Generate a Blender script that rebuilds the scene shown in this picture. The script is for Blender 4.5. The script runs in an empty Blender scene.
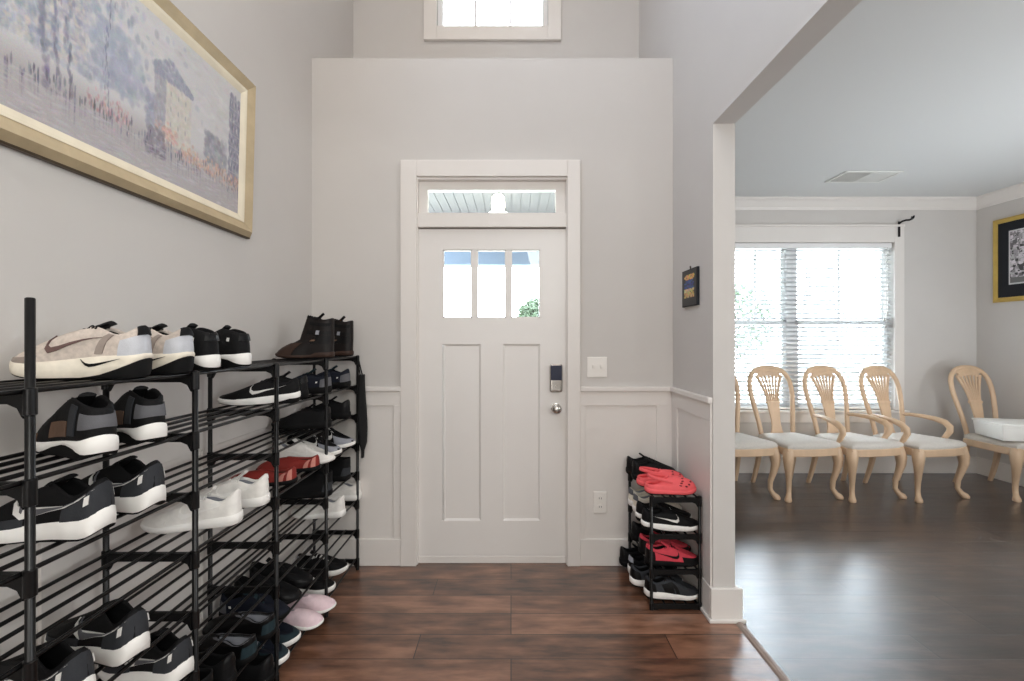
import bpy, math, random
import numpy as np
from mathutils import Vector, Matrix

PI = math.pi
rng = random.Random(7)
scene = bpy.context.scene
COL = scene.collection

# ------------------------------------------------------------------ camera, world, lights, exposure
F = 455.0          # focal length in pixels of the 1024 px wide frame
CZ = 1.386         # eye height
cam_d = bpy.data.cameras.new('camera')
cam_d.sensor_width = 36.0
cam_d.lens = F / 1024 * 36.0
cam_d.shift_x = 1 / 1024
cam_d.clip_start = 0.05
cam = bpy.data.objects.new('camera', cam_d)
cam.location = (0, 0, CZ)
cam.rotation_euler = (PI / 2, 0, 0)
COL.objects.link(cam)
scene.camera = cam

world = bpy.data.worlds.new('sky')
scene.world = world
world.use_nodes = True
bg = world.node_tree.nodes['Background']
bg.inputs['Color'].default_value = (0.82, 0.91, 1.0, 1)
bg.inputs['Strength'].default_value = 18.0


def area(name, loc, rot, sx, sy, power, color=(1, 1, 1), spread=180):
    l = bpy.data.lights.new(name, 'AREA')
    l.shape = 'RECTANGLE'
    l.size, l.size_y = sx, sy
    l.energy = power
    l.spread = math.radians(spread)
    l.color = color
    o = bpy.data.objects.new(name, l)
    o.location = loc
    o.rotation_euler = rot
    COL.objects.link(o)
    return o


def aim(v):
    return Vector(v).to_track_quat('-Z', 'Y').to_euler()


area('foyer_top_fill', (-0.1, 0.9, 5.2), (0, 0, 0), 1.6, 2.4, 32, (1.0, 0.89, 0.82))  # added overhead fill for the foyer, no fixture stands for it
area('upper_wall_fill', (-1.1, 1.3, 4.3), aim((1.0, -0.1, -0.55)), 1.4, 1.0, 26, (0.56, 0.74, 1.0), 140)  # added bluish fill for the upper right wall, no window at this spot
area('left_wall_fill', (0.8, -1.7, 2.6), aim((-1.0, 0.85, -0.35)), 1.4, 1.4, 62, (0.99, 1.0, 0.95))  # unseen fill added to lift the left wall, not a real lamp
area('door_wall_fill', (-0.6, -2.1, 1.3), aim((0.1, 1.0, -0.1)), 1.0, 1.4, 18, (1.0, 0.96, 0.93))  # added fill from behind the camera for the lower door and floor
area('dining_front_fill', (4.3, 0.6, 1.5), aim((-0.1, 1.0, 0.5)), 1.0, 0.8, 12, (0.90, 0.95, 1.0))  # invented fill, tilted up to brighten the dining ceiling
area('dining_ceiling_fill', (3.75, 2.5, 0.7), aim((-0.2, 0.25, 1.0)), 0.9, 0.9, 26, (0.88, 0.94, 1.0))  # unseen upward fill added for the ceiling near the window, no lamp there
area('dining_wall_fill', (1.9, 0.1, 1.9), aim((1.0, 0.8, 0.05)), 0.9, 1.0, 12, (1.0, 0.97, 0.93))  # extra fill put in for the right dining wall and chair fronts
area('dining_side_window_light', (4.8, 1.2, 1.7), aim((-1.0, 1.0, -0.05)), 1.0, 1.2, 12, (0.93, 0.97, 1.0))
area('rack_side_fill', (4.8, -0.5, 2.0), aim((-1.0, 0.2, -0.3)), 1.6, 0.7, 60, (0.96, 0.98, 1.0))  # added fill through the opening onto rack and left wall, no window modelled

scene.view_settings.view_transform = 'Standard'
scene.view_settings.look = 'None'
scene.view_settings.gamma = 1
scene.view_settings.use_curve_mapping = False
scene.view_settings.exposure = 0.12
scene.cycles.use_denoising = True
scene.cycles.max_bounces = 12
scene.cycles.diffuse_bounces = 6
scene.cycles.transparent_max_bounces = 16


# ------------------------------------------------------------------ materials
def srgb(r, g=None, b=None):
    if g is None:
        g = b = r
    return tuple(((c / 255) / 12.92 if c / 255 <= 0.04045 else ((c / 255 + 0.055) / 1.055) ** 2.4) for c in (r, g, b)) + (1,)


def new_mat(name):
    m = bpy.data.materials.new(name)
    m.use_nodes = True
    nt = m.node_tree
    return m, nt, nt.nodes, nt.links, nt.nodes['Principled BSDF']


def pmat(name, col, rough=0.5, metal=0.0, var=0.0, scale=20, bump=0.0, bscale=200, spec=0.5, trans=0.0, coat=0.0, stretch=None):
    m, nt, N, L, b = new_mat(name)
    b.inputs['Base Color'].default_value = col
    b.inputs['Roughness'].default_value = rough
    b.inputs['Metallic'].default_value = metal
    b.inputs['Specular IOR Level'].default_value = spec
    b.inputs['Coat Weight'].default_value = coat
    tc = N.new('ShaderNodeTexCoord')
    mp = N.new('ShaderNodeMapping')
    L.new(tc.outputs['Object'], mp.inputs['Vector'])
    if stretch:
        mp.inputs['Scale'].default_value = stretch
    if var > 0:
        n = N.new('ShaderNodeTexNoise')
        n.inputs['Scale'].default_value = scale
        n.inputs['Detail'].default_value = 5
        L.new(mp.outputs['Vector'], n.inputs['Vector'])
        r = N.new('ShaderNodeValToRGB')
        r.color_ramp.elements[0].position = 0.3
        r.color_ramp.elements[1].position = 0.7
        r.color_ramp.elements[0].color = tuple(max(0, c * (1 - var)) for c in col[:3]) + (1,)
        r.color_ramp.elements[1].color = tuple(min(1, c * (1 + var)) for c in col[:3]) + (1,)
        L.new(n.outputs['Fac'], r.inputs['Fac'])
        L.new(r.outputs['Color'], b.inputs['Base Color'])
    if bump > 0:
        n2 = N.new('ShaderNodeTexNoise')
        n2.inputs['Scale'].default_value = bscale
        n2.inputs['Detail'].default_value = 3
        L.new(mp.outputs['Vector'], n2.inputs['Vector'])
        bp = N.new('ShaderNodeBump')
        bp.inputs['Strength'].default_value = bump
        bp.inputs['Distance'].default_value = 0.004
        L.new(n2.outputs['Fac'], bp.inputs['Height'])
        L.new(bp.outputs['Normal'], b.inputs['Normal'])
    if trans > 0:
        out = N['Material Output']
        tr = N.new('ShaderNodeBsdfTranslucent')
        tr.inputs['Color'].default_value = col
        mx = N.new('ShaderNodeMixShader')
        mx.inputs['Fac'].default_value = trans
        L.new(b.outputs['BSDF'], mx.inputs[1])
        L.new(tr.outputs['BSDF'], mx.inputs[2])
        L.new(mx.outputs['Shader'], out.inputs['Surface'])
    return m


def glass_mat():
    m, nt, N, L, b = new_mat('window_glass')
    out = N['Material Output']
    t = N.new('ShaderNodeBsdfTransparent')
    t.inputs['Color'].default_value = (0.97, 0.985, 0.99, 1)
    g = N.new('ShaderNodeBsdfGlossy')
    g.inputs['Roughness'].default_value = 0.02
    fr = N.new('ShaderNodeFresnel')
    fr.inputs['IOR'].default_value = 1.45
    mx = N.new('ShaderNodeMixShader')
    L.new(fr.outputs['Fac'], mx.inputs['Fac'])
    L.new(t.outputs['BSDF'], mx.inputs[1])
    L.new(g.outputs['BSDF'], mx.inputs[2])
    L.new(mx.outputs['Shader'], out.inputs['Surface'])
    return m


def floor_mat(name, c1, c2, c3, rough, coat):
    m, nt, N, L, b = new_mat(name)
    tc = N.new('ShaderNodeTexCoord')
    br = N.new('ShaderNodeTexBrick')
    br.offset = 0.37
    br.offset_frequency = 3
    br.inputs['Scale'].default_value = 1
    br.inputs['Brick Width'].default_value = 1.15
    br.inputs['Row Height'].default_value = 0.165
    br.inputs['Mortar Size'].default_value = 0.0026
    br.inputs['Mortar Smooth'].default_value = 0.3
    br.inputs['Color1'].default_value = (0, 0, 0, 1)
    br.inputs['Color2'].default_value = (1, 1, 1, 1)
    br.inputs['Mortar'].default_value = (0.5, 0.5, 0.5, 1)
    L.new(tc.outputs['Object'], br.inputs['Vector'])
    mp = N.new('ShaderNodeMapping')
    mp.inputs['Scale'].default_value = (1.6, 9, 1)
    L.new(tc.outputs['Object'], mp.inputs['Vector'])
    no = N.new('ShaderNodeTexNoise')
    no.inputs['Scale'].default_value = 2.2
    no.inputs['Detail'].default_value = 7
    no.inputs['Roughness'].default_value = 0.62
    L.new(mp.outputs['Vector'], no.inputs['Vector'])
    no2 = N.new('ShaderNodeTexNoise')
    no2.inputs['Scale'].default_value = 5.5
    no2.inputs['Detail'].default_value = 3
    mp2 = N.new('ShaderNodeMapping')
    mp2.inputs['Scale'].default_value = (0.8, 2.2, 1)
    L.new(tc.outputs['Object'], mp2.inputs['Vector'])
    L.new(mp2.outputs['Vector'], no2.inputs['Vector'])
    a = N.new('ShaderNodeMath'); a.operation = 'MULTIPLY'; a.inputs[1].default_value = 0.16
    L.new(br.outputs['Color'], a.inputs[0])
    a2 = N.new('ShaderNodeMath'); a2.operation = 'MULTIPLY_ADD'; a2.inputs[1].default_value = 0.62
    L.new(no.outputs['Fac'], a2.inputs[0]); L.new(a.outputs[0], a2.inputs[2])
    a3 = N.new('ShaderNodeMath'); a3.operation = 'MULTIPLY_ADD'; a3.inputs[1].default_value = 0.46
    L.new(no2.outputs['Fac'], a3.inputs[0]); L.new(a2.outputs[0], a3.inputs[2])
    r = N.new('ShaderNodeValToRGB')
    e = r.color_ramp.elements
    e[0].position = 0.44; e[0].color = c1
    e[1].position = 0.82; e[1].color = c3
    x = e.new(0.62); x.color = c2
    L.new(a3.outputs[0], r.inputs['Fac'])
    mx = N.new('ShaderNodeMixRGB')
    mx.inputs['Color2'].default_value = tuple(c * 0.35 for c in c1[:3]) + (1,)
    L.new(br.outputs['Fac'], mx.inputs['Fac'])
    L.new(r.outputs['Color'], mx.inputs['Color1'])
    L.new(mx.outputs['Color'], b.inputs['Base Color'])
    b.inputs['Coat Weight'].default_value = coat
    b.inputs['Coat IOR'].default_value = 1.66
    b.inputs['Coat Roughness'].default_value = 0.27
    rr = N.new('ShaderNodeMath'); rr.operation = 'MULTIPLY_ADD'
    rr.inputs[1].default_value = 0.22; rr.inputs[2].default_value = rough
    L.new(no.outputs['Fac'], rr.inputs[0])
    L.new(rr.outputs[0], b.inputs['Roughness'])
    hs = N.new('ShaderNodeMath'); hs.operation = 'MULTIPLY_ADD'; hs.inputs[1].default_value = -1.6
    L.new(br.outputs['Fac'], hs.inputs[0]); L.new(no.outputs['Fac'], hs.inputs[2])
    bp = N.new('ShaderNodeBump')
    bp.inputs['Strength'].default_value = 0.35
    bp.inputs['Distance'].default_value = 0.003
    L.new(hs.outputs[0], bp.inputs['Height'])
    L.new(bp.outputs['Normal'], b.inputs['Normal'])
    return m


def emit_mat(name, col, s):
    m, nt, N, L, b = new_mat(name)
    b.inputs['Base Color'].default_value = col
    b.inputs['Emission Color'].default_value = col
    b.inputs['Emission Strength'].default_value = s
    return m


def vcol_mat(name, rough=0.55):
    m, nt, N, L, b = new_mat(name)
    at = N.new('ShaderNodeAttribute')
    at.attribute_name = 'paint'
    L.new(at.outputs['Color'], b.inputs['Base Color'])
    b.inputs['Roughness'].default_value = rough
    n2 = N.new('ShaderNodeTexNoise')
    n2.inputs['Scale'].default_value = 120
    tc = N.new('ShaderNodeTexCoord')
    L.new(tc.outputs['Object'], n2.inputs['Vector'])
    bp = N.new('ShaderNodeBump'); bp.inputs['Strength'].default_value = 0.15; bp.inputs['Distance'].default_value = 0.002
    L.new(n2.outputs['Fac'], bp.inputs['Height']); L.new(bp.outputs['Normal'], b.inputs['Normal'])
    return m


M = {}
M['wall'] = pmat('wall_paint', srgb(201, 197, 193), 0.75, var=0.015, scale=3, bump=0.05, bscale=260, spec=0.3)
M['white'] = pmat('white_trim_paint', srgb(222, 217, 212), 0.38, var=0.01, scale=4)
M['door'] = pmat('door_paint', srgb(222, 218, 214), 0.35, var=0.01, scale=4)
M['ceil'] = pmat('ceiling_paint', srgb(208, 209, 208), 0.85, bump=0.05, bscale=220, spec=0.2)
M['floor'] = floor_mat('foyer_hardwood', srgb(58, 38, 28), srgb(114, 77, 57), srgb(158, 114, 90), 0.22, 0.75)
M['floor2'] = floor_mat('dining_hardwood', srgb(26, 20, 18), srgb(50, 38, 34), srgb(80, 62, 54), 0.22, 1.0)
M['glass'] = glass_mat()
M['black_metal'] = pmat('black_enamelled_steel', srgb(8, 8, 9), 0.3, spec=0.35, var=0.1, scale=30)
M['black_plastic'] = pmat('black_plastic', srgb(8, 8, 9), 0.5, spec=0.3, var=0.1, scale=30, bump=0.05)
M['steel'] = pmat('brushed_nickel', srgb(190, 186, 180), 0.25, metal=1.0)
M['navy_plastic'] = pmat('navy_plastic', srgb(28, 34, 58), 0.3)
M['strip'] = pmat('pale_transition_strip', srgb(150, 134, 124), 0.4, var=0.08, scale=15)
M['wood'] = pmat('washed_oak', srgb(208, 178, 147), 0.42, var=0.10, scale=9, bump=0.06, bscale=60, stretch=(1, 1, 0.25))
M['cushion'] = pmat('pale_seat_fabric', srgb(206, 200, 192), 0.85, var=0.05, scale=60, bump=0.25, bscale=500)
M['slat'] = pmat('white_blind_slat', srgb(225, 226, 228), 0.5, trans=0.5)
M['vinyl'] = pmat('white_vinyl', srgb(232, 232, 232), 0.4)
M['gold'] = pmat('champagne_gilt', srgb(186, 168, 136), 0.45, metal=0.15, var=0.10, scale=14, bump=0.1, bscale=80)
M['gold_pale'] = pmat('pale_gilt_liner', srgb(226, 216, 194), 0.5, var=0.06, scale=14)
M['gold_bright'] = pmat('bright_gilt', srgb(200, 170, 92), 0.35, metal=0.5, var=0.08, scale=14)
M['dark_gilt'] = pmat('bronze_edge', srgb(84, 70, 52), 0.45, metal=0.3, var=0.1, scale=14)
M['mat_black'] = pmat('black_mat_board', srgb(18, 22, 30), 0.8)
M['paint'] = vcol_mat('oil_paint')
M['print'] = vcol_mat('print_ink', 0.4)
M['plate'] = pmat('switch_plate_plastic', srgb(232, 228, 222), 0.35)
M['slot'] = pmat('dark_slot', srgb(60, 56, 54), 0.6)
M['paper'] = pmat('white_card', srgb(236, 234, 228), 0.7, var=0.02, scale=10)
M['vent'] = pmat('white_vent_metal', srgb(214, 214, 210), 0.4)
M['porchblue'] = pmat('porch_beam_paint', srgb(90, 104, 120), 0.6)
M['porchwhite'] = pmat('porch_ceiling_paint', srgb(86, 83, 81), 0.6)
M['colwhite'] = pmat('porch_column_paint', srgb(190, 190, 192), 0.6)
M['concrete'] = pmat('porch_concrete', srgb(205, 203, 198), 0.9, var=0.08, scale=6)
M['lawn'] = pmat('lawn', srgb(214, 217, 202), 0.95, var=0.2, scale=3)
M['leaf'] = pmat('leaf', srgb(66, 80, 60), 0.8, var=0.25, scale=8, trans=0.3)
M['bark'] = pmat('bark', srgb(110, 96, 84), 0.9, var=0.2, scale=12)
M['bulb'] = emit_mat('lit_glass', (1, 0.9, 0.74, 1), 14.0)
M['blackfabric'] = pmat('black_cloth', srgb(9, 9, 10), 0.9, var=0.15, scale=40, bump=0.3, bscale=160)


# ------------------------------------------------------------------ mesh helpers
class MB:
    def __init__(s):
        s.v, s.f = [], []

    def box(s, x0, x1, y0, y1, z0, z1):
        b = len(s.v)
        s.v += [(x0, y0, z0), (x1, y0, z0), (x1, y1, z0), (x0, y1, z0), (x0, y0, z1), (x1, y0, z1), (x1, y1, z1), (x0, y1, z1)]
        s.f += [tuple(b + i for i in q) for q in ((0, 3, 2, 1), (4, 5, 6, 7), (0, 1, 5, 4), (1, 2, 6, 5), (2, 3, 7, 6), (3, 0, 4, 7))]
        return s

    def loft(s, rings, cap0=True, cap1=True, closed=True):
        b = len(s.v); n = len(rings[0])
        for r in rings:
            s.v += [tuple(p) for p in r]
        m = n if closed else n - 1
        for k in range(len(rings) - 1):
            for i in range(m):
                j = (i + 1) % n
                s.f.append((b + k * n + i, b + k * n + j, b + (k + 1) * n + j, b + (k + 1) * n + i))
        if cap0: s.f.append(tuple(b + i for i in range(n - 1, -1, -1)))
        if cap1: s.f.append(tuple(b + (len(rings) - 1) * n + i for i in range(n)))
        return s

    def tube(s, pts, r, n=8, up=(0, 0, 1), asp=1.0, caps=True, closed=False):
        pts = [Vector(p) for p in pts]
        k = len(pts)
        rs = r if isinstance(r, (list, tuple)) else [r] * k
        rings = []
        prev = None
        for i in range(k):
            if closed:
                t = pts[(i + 1) % k] - pts[i - 1]
            else:
                t = pts[min(i + 1, k - 1)] - pts[max(i - 1, 0)]
            t.normalize()
            if prev is None:
                u = Vector(up)
                if abs(u.dot(t)) > 0.95:
                    u = Vector((1, 0, 0)) if abs(t.x) < 0.9 else Vector((0, 1, 0))
            else:
                u = prev
            u = (u - t * u.dot(t)).normalized()
            prev = u
            w = t.cross(u)
            rings.append([pts[i] + u * (math.cos(2 * PI * a / n) * rs[i]) + w * (math.sin(2 * PI * a / n) * rs[i] * asp) for a in range(n)])
        if closed:
            rings.append(rings[0])
            return s.loft(rings, False, False)
        return s.loft(rings, caps, caps)

    def lathe(s, prof, c=(0, 0, 0), axis='z', n=20):
        rings = []
        for (r, h) in prof:
            ring = []
            for a in range(n):
                ca, sa = math.cos(2 * PI * a / n) * r, math.sin(2 * PI * a / n) * r
                if axis == 'z': ring.append((c[0] + ca, c[1] + sa, c[2] + h))
                elif axis == 'y': ring.append((c[0] + ca, c[1] + h, c[2] + sa))
                else: ring.append((c[0] + h, c[1] + ca, c[2] + sa))
            rings.append(ring)
        return s.loft(rings)

    def prism(s, poly, y0, y1):      # polygon in x,z extruded over y
        return s.loft([[(p[0], y0, p[1]) for p in poly], [(p[0], y1, p[1]) for p in poly]])

    def build(s, name, mat, parent=None, bevel=0.0, smooth=False, seg=2, angle=0.6):
        me = bpy.data.meshes.new(name)
        me.from_pydata([tuple(float(c) for c in p) for p in s.v], [], s.f)
        import bmesh
        bm = bmesh.new(); bm.from_mesh(me)
        bmesh.ops.recalc_face_normals(bm, faces=bm.faces)
        bm.to_mesh(me); bm.free()
        me.materials.append(mat)
        if smooth:
            me.polygons.foreach_set('use_smooth', [True] * len(me.polygons))
            if smooth != 'all':
                me.set_sharp_from_angle(angle=0.9)
        o = bpy.data.objects.new(name, me)
        COL.objects.link(o)
        if bevel:
            md = o.modifiers.new('bevel', 'BEVEL')
            md.width = bevel; md.segments = seg; md.limit_method = 'ANGLE'; md.angle_limit = angle
        if parent is not None:
            o.parent = parent
        return o


def tag(o, label=None, cat=None, group=None, kind=None):
    if label: o['label'] = label
    if cat: o['category'] = cat
    if group: o['group'] = group
    if kind: o['kind'] = kind
    return o


def thing(name, label, cat, loc=(0, 0, 0), rz=0.0, group=None):
    o = bpy.data.objects.new(name, None)
    o.empty_display_size = 0.05
    COL.objects.link(o)
    o.location = loc
    o.rotation_euler = (0, 0, rz)
    return tag(o, label, cat, group)


def struct(o, label=None, cat=None):
    o['kind'] = 'structure'
    return tag(o, label, cat)


def copy_tree(o, parent=None):
    c = o.copy()
    COL.objects.link(c)
    if parent is not None: c.parent = parent
    for ch in o.children:
        copy_tree(ch, c)
    return c


def interp(tab, x):
    xs = [a for a, b in tab]; ys = [b for a, b in tab]
    return float(np.interp(x, xs, ys))


def sinterp(tab, x):    # smooth (Catmull-Rom) interpolation
    n = len(tab)
    if x <= tab[0][0]: return tab[0][1]
    if x >= tab[-1][0]: return tab[-1][1]
    for i in range(n - 1):
        if tab[i][0] <= x <= tab[i + 1][0]:
            break
    x0, y0 = tab[i]; x1, y1 = tab[i + 1]
    t = (x - x0) / (x1 - x0)
    m0 = (y1 - tab[i - 1][1]) / (x1 - tab[i - 1][0]) if i > 0 else (y1 - y0) / (x1 - x0)
    m1 = (tab[i + 2][1] - y0) / (tab[i + 2][0] - x0) if i < n - 2 else (y1 - y0) / (x1 - x0)
    d = x1 - x0
    return (2*t**3-3*t**2+1)*y0 + (t**3-2*t**2+t)*m0*d + (-2*t**3+3*t**2)*y1 + (t**3-t**2)*m1*d


# ------------------------------------------------------------------ setting
XL, XR = -1.23, 1.0          # foyer side walls
YD = 2.81                    # door wall
YU = 3.55                    # recessed upper wall
ZL = 3.13                    # plant ledge height
YE = 2.2525                  # end of the right wall
TH = 0.109
ZH = 2.46                    # soffit of the opening
ZC = 2.865                   # dining ceiling
YW = 4.76                    # dining window wall
XD = 4.87                    # dining right wall
TOP = 5.4
BACK = -2.2

struct(MB().box(XL - 0.12, 1.118, BACK, YD + 0.06, -0.1, 0).build('floor', M['floor']), 'reddish brown hardwood plank floor of the foyer', 'floor')
struct(MB().box(1.118, XD + 0.12, BACK, YW + 0.1, -0.1, 0).build('floor_dining', M['floor2']), 'dark hardwood plank floor of the dining room', 'floor')
struct(MB().box(XL - 0.12, XL, BACK, YU + 0.12, 0, TOP).build('wall_left', M['wall']), 'grey painted wall behind the long shoe rack', 'wall')
struct(MB().box(XL - 0.12, XR, BACK - 0.1, BACK, 0, TOP).build('wall_back', M['wall']), 'grey foyer wall behind the viewer', 'wall')
struct(MB().box(XR, XD + 0.12, BACK - 0.1, BACK, 0, ZC + 0.1).build('wall_dining_back', M['wall']), 'grey dining room wall behind the viewer', 'wall')
DX0, DX1 = -0.581, 0.347     # rough door opening
ZT0, ZT1 = 2.083, 2.395
w = MB()
w.box(XL, DX0 - 0.02, YD, YD + 0.15, 0, ZL)
w.box(DX1 + 0.02, XR, YD, YD + 0.15, 0, ZL)
w.box(DX0 - 0.02, DX1 + 0.02, YD, YD + 0.15, ZT1, ZL)
struct(w.build('wall_front', M['wall']), 'warm grey wall around the front door', 'wall')
struct(MB().box(XL, XR, YD + 0.15, YU, ZL - 0.12, ZL).build('trim_ledge', M['wall']), 'deep ledge on top of the entry wall', 'ledge')
UX0, UX1, UZ0, UZ1 = (437 - 511) / 128.2, (548 - 511) / 128.2, CZ + (340.5 - 27) / 128.2, 4.75
w = MB()
w.box(XL, UX0, YU, YU + 0.12, ZL - 0.12, TOP); w.box(UX1, XR, YU, YU + 0.12, ZL - 0.12, TOP)
w.box(UX0, UX1, YU, YU + 0.12, ZL - 0.12, UZ0); w.box(UX0, UX1, YU, YU + 0.12, UZ1, TOP)
struct(w.build('wall_upper', M['wall']), 'set back grey wall above the ledge', 'wall')
w = MB()
w.box(XR, XR + TH, YE, YU + 0.12, 0, TOP)
w.box(XR, XR + TH, YU + 0.12, YW, 0, ZC + 0.1)
w.box(XR, XR + TH, BACK, YE, ZH, TOP)
struct(w.build('wall_right', M['wall']), 'grey wall stub and header of the opening to the dining room', 'wall')
struct(MB().box(XL, XR, BACK, YU, TOP, TOP + 0.1).build('ceiling', M['ceil']), 'high white foyer ceiling', 'ceiling')
struct(MB().box(XR + TH, XD, BACK, YW, ZC, ZC + 0.1).build('ceiling_dining', M['ceil']), 'flat pale ceiling of the dining room', 'ceiling')
WX0, WX1, WZ0, WZ1 = 2.30, 4.0, 0.66, 2.41
w = MB()
w.box(XR + TH, WX0, YW, YW + 0.14, 0, ZC); w.box(WX1, XD, YW, YW + 0.14, 0, ZC)
w.box(WX0, WX1, YW, YW + 0.14, 0, WZ0); w.box(WX0, WX1, YW, YW + 0.14, WZ1, ZC)
struct(w.build('wall_dining_window', M['wall']), 'grey dining room wall around the window', 'wall')
struct(MB().box(XD, XD + 0.12, BACK, YW + 0.14, 0, ZC + 0.1).build('wall_dining_right', M['wall']), 'grey dining room wall under the gilt picture', 'wall')


def baseboard(name, segs, h=0.165, label='white painted baseboard'):
    m = MB()
    for (x0, x1, y0, y1) in segs:
        m.box(x0, x1, y0, y1, 0, h)
    return struct(m.build(name, M['white'], bevel=0.004), label, 'baseboard')


CX0, CX1 = -0.679, 0.426     # outer door casing
bb = 0.016
baseboard('baseboard_left', [(XL, XL + bb, BACK, YD)], label='white baseboard behind the long shoe rack')
baseboard('baseboard_front', [(XL + bb, CX0, YD - bb, YD), (CX1, XR - bb, YD - bb, YD)], label='white baseboard on either side of the front door')
m = MB()
m.box(XR - bb, XR, YE, YD, 0, 0.165); m.box(XR - bb, XR + TH + 0.032, YE - bb, YE, 0, 0.165); m.box(XR + TH, XR + TH + bb, YE, YW, 0, 0.165)
m.box(XR - bb - 0.012, XR - bb, YE - bb, YD, 0, 0.018); m.box(XR - bb - 0.012, XR + TH + 0.044, YE - bb - 0.012, YE - bb, 0, 0.018)
m.box(XR + TH + bb, XR + TH + bb + 0.012, YE - bb, YW, 0, 0.018)
struct(m.build('baseboard_right', M['white'], bevel=0.004), 'white baseboard wrapping the wall end', 'baseboard')
baseboard('baseboard_dining', [(XR + TH + bb, XD, YW - bb, YW), (XD - bb, XD, BACK, YW - bb)], h=0.175, label='white baseboard of the dining room')

# wainscot: chair rail, stiles and rails
RZ0, RZ1 = 1.072, 1.103
m = MB()
m.box(XL, XL + 0.012, BACK, YD, 0.955, RZ0)                      # left wall top board
m.box(XL, XL + 0.012, BACK, YD, 0.165, 0.25)
for y in (0.05, 0.66, 1.18, 1.80, 2.42):
    m.box(XL, XL + 0.0115, y, y + 0.085, 0.25, 0.955)
m.box(XL, XL + 0.003, BACK, YD, 0.2, 1.07)
struct(m.build('trim_wainscot_left', M['white'], bevel=0.002), 'white wainscot panelling behind the long shoe rack', 'wainscot')
m = MB()
for (a, b) in ((XL + 0.0, CX0), (CX1, XR)):
    m.box(a, b, YD - 0.012, YD, 0.985, RZ0)
    m.box(a, b, YD - 0.003, YD, 0.16, 1.07)
m.box(CX0 - 0.045, CX0, YD - 0.0115, YD, 0.16, 0.985)
m.box(XL, XL + 0.10, YD - 0.0115, YD, 0.16, 0.985)
m.box(XR - 0.105, XR, YD - 0.0115, YD, 0.16, 0.985)
m.box(CX1, CX1 + 0.03, YD - 0.0115, YD, 0.16, 0.985)
struct(m.build('trim_wainscot_front', M['white'], bevel=0.002), 'white wainscot panels beside the front door', 'wainscot')
m = MB()
m.box(XR - 0.012, XR, YE + 0.005, YD, 0.985, RZ0)
m.box(XR - 0.003, XR, YE + 0.005, YD, 0.16, 1.07)
m.box(XR - 0.0115, XR, YE + 0.005, YE + 0.10, 0.16, 0.985); m.box(XR - 0.0115, XR, YD - 0.10, YD, 0.16, 0.985)
struct(m.build('trim_wainscot_right', M['white'], bevel=0.002), 'white wainscot panel above the small shoe rack', 'wainscot')
m = MB()
m.box(XL, XL + 0.026, BACK, YD, RZ0, RZ1)
m.box(XL + 0.02, CX0, YD - 0.026, YD, RZ0, RZ1); m.box(CX1, XR, YD - 0.026, YD, RZ0, RZ1)
m.box(XR - 0.026, XR, YE, YD - 0.02, RZ0, RZ1)
struct(m.build('trim_chair_rail', M['white'], bevel=0.006), 'white chair rail around the foyer', 'chair rail')

# door casing, transom, door
m = MB()
m.box(CX0, DX0, YD - 0.02, YD + 0.001, 0, 2.495); m.box(DX1, CX1, YD - 0.02, YD + 0.001, 0, 2.495)
m.box(DX0, DX1, YD - 0.02, YD + 0.001, ZT1, 2.495)
m.box(DX0 - 0.02, DX0 + 0.006, YD, YD + 0.15, 0, ZT1); m.box(DX1 - 0.006, DX1 + 0.02, YD, YD + 0.15, 0, ZT1)
m.box(DX0, DX1, YD, YD + 0.15, ZT1 - 0.015, ZT1 + 0.0)
m.box(DX0 + 0.006, DX1 - 0.006, YD - 0.002, YD + 0.14, ZT0 + 0.004, ZT0 + 0.092)      # transom bar
m.box(DX0 + 0.006, DX1 - 0.006, YD + 0.07, YD + 0.09, 0.04, 0.065); m.box(DX0 + 0.006, DX1 - 0.006, YD + 0.068, YD + 0.09, ZT0 - 0.02, ZT0 + 0.01)
m.box(DX0 - 0.01, DX0 + 0.02, YD + 0.068, YD + 0.09, 0.04, ZT0); m.box(DX1 - 0.02, DX1 + 0.01, YD + 0.068, YD + 0.09, 0.04, ZT0)
m.box(DX0 + 0.006, DX1 - 0.006, YD + 0.02, YD + 0.15, 0.0, 0.045)                     # threshold
casing = struct(m.build('trim_door_casing', M['white'], bevel=0.003), 'white casing around the front door and transom', 'door casing')
tw = struct(MB().box(0, 0.001, 0, 0.001, 0, 0.001).build('window_3', M['white']), 'narrow transom window over the front door', 'transom window')
tx0, tx1, tz0, tz1 = (427 - 511) / 161, (556 - 511) / 161, CZ + (340.5 - 212) / 161, CZ + (340.5 - 189) / 161
f0, f1, f2, f3 = DX0 + 0.006, DX1 - 0.006, ZT0 + 0.092, ZT1 - 0.015
m = MB()
m.box(f0, tx0, YD + 0.035, YD + 0.075, f2, f3); m.box(tx1, f1, YD + 0.035, YD + 0.075, f2, f3)
m.box(tx0, tx1, YD + 0.035, YD + 0.075, f2, tz0); m.box(tx0, tx1, YD + 0.035, YD + 0.075, tz1, f3)
tw.data = m.build('transom_frame', M['white'], bevel=0.004).data
bpy.data.objects.remove(bpy.data.objects['transom_frame'])
tag(MB().box(tx0, tx1, YD + 0.052, YD + 0.057, tz0, tz1).build('glass', M['glass'], tw), 'clear glass')

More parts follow.
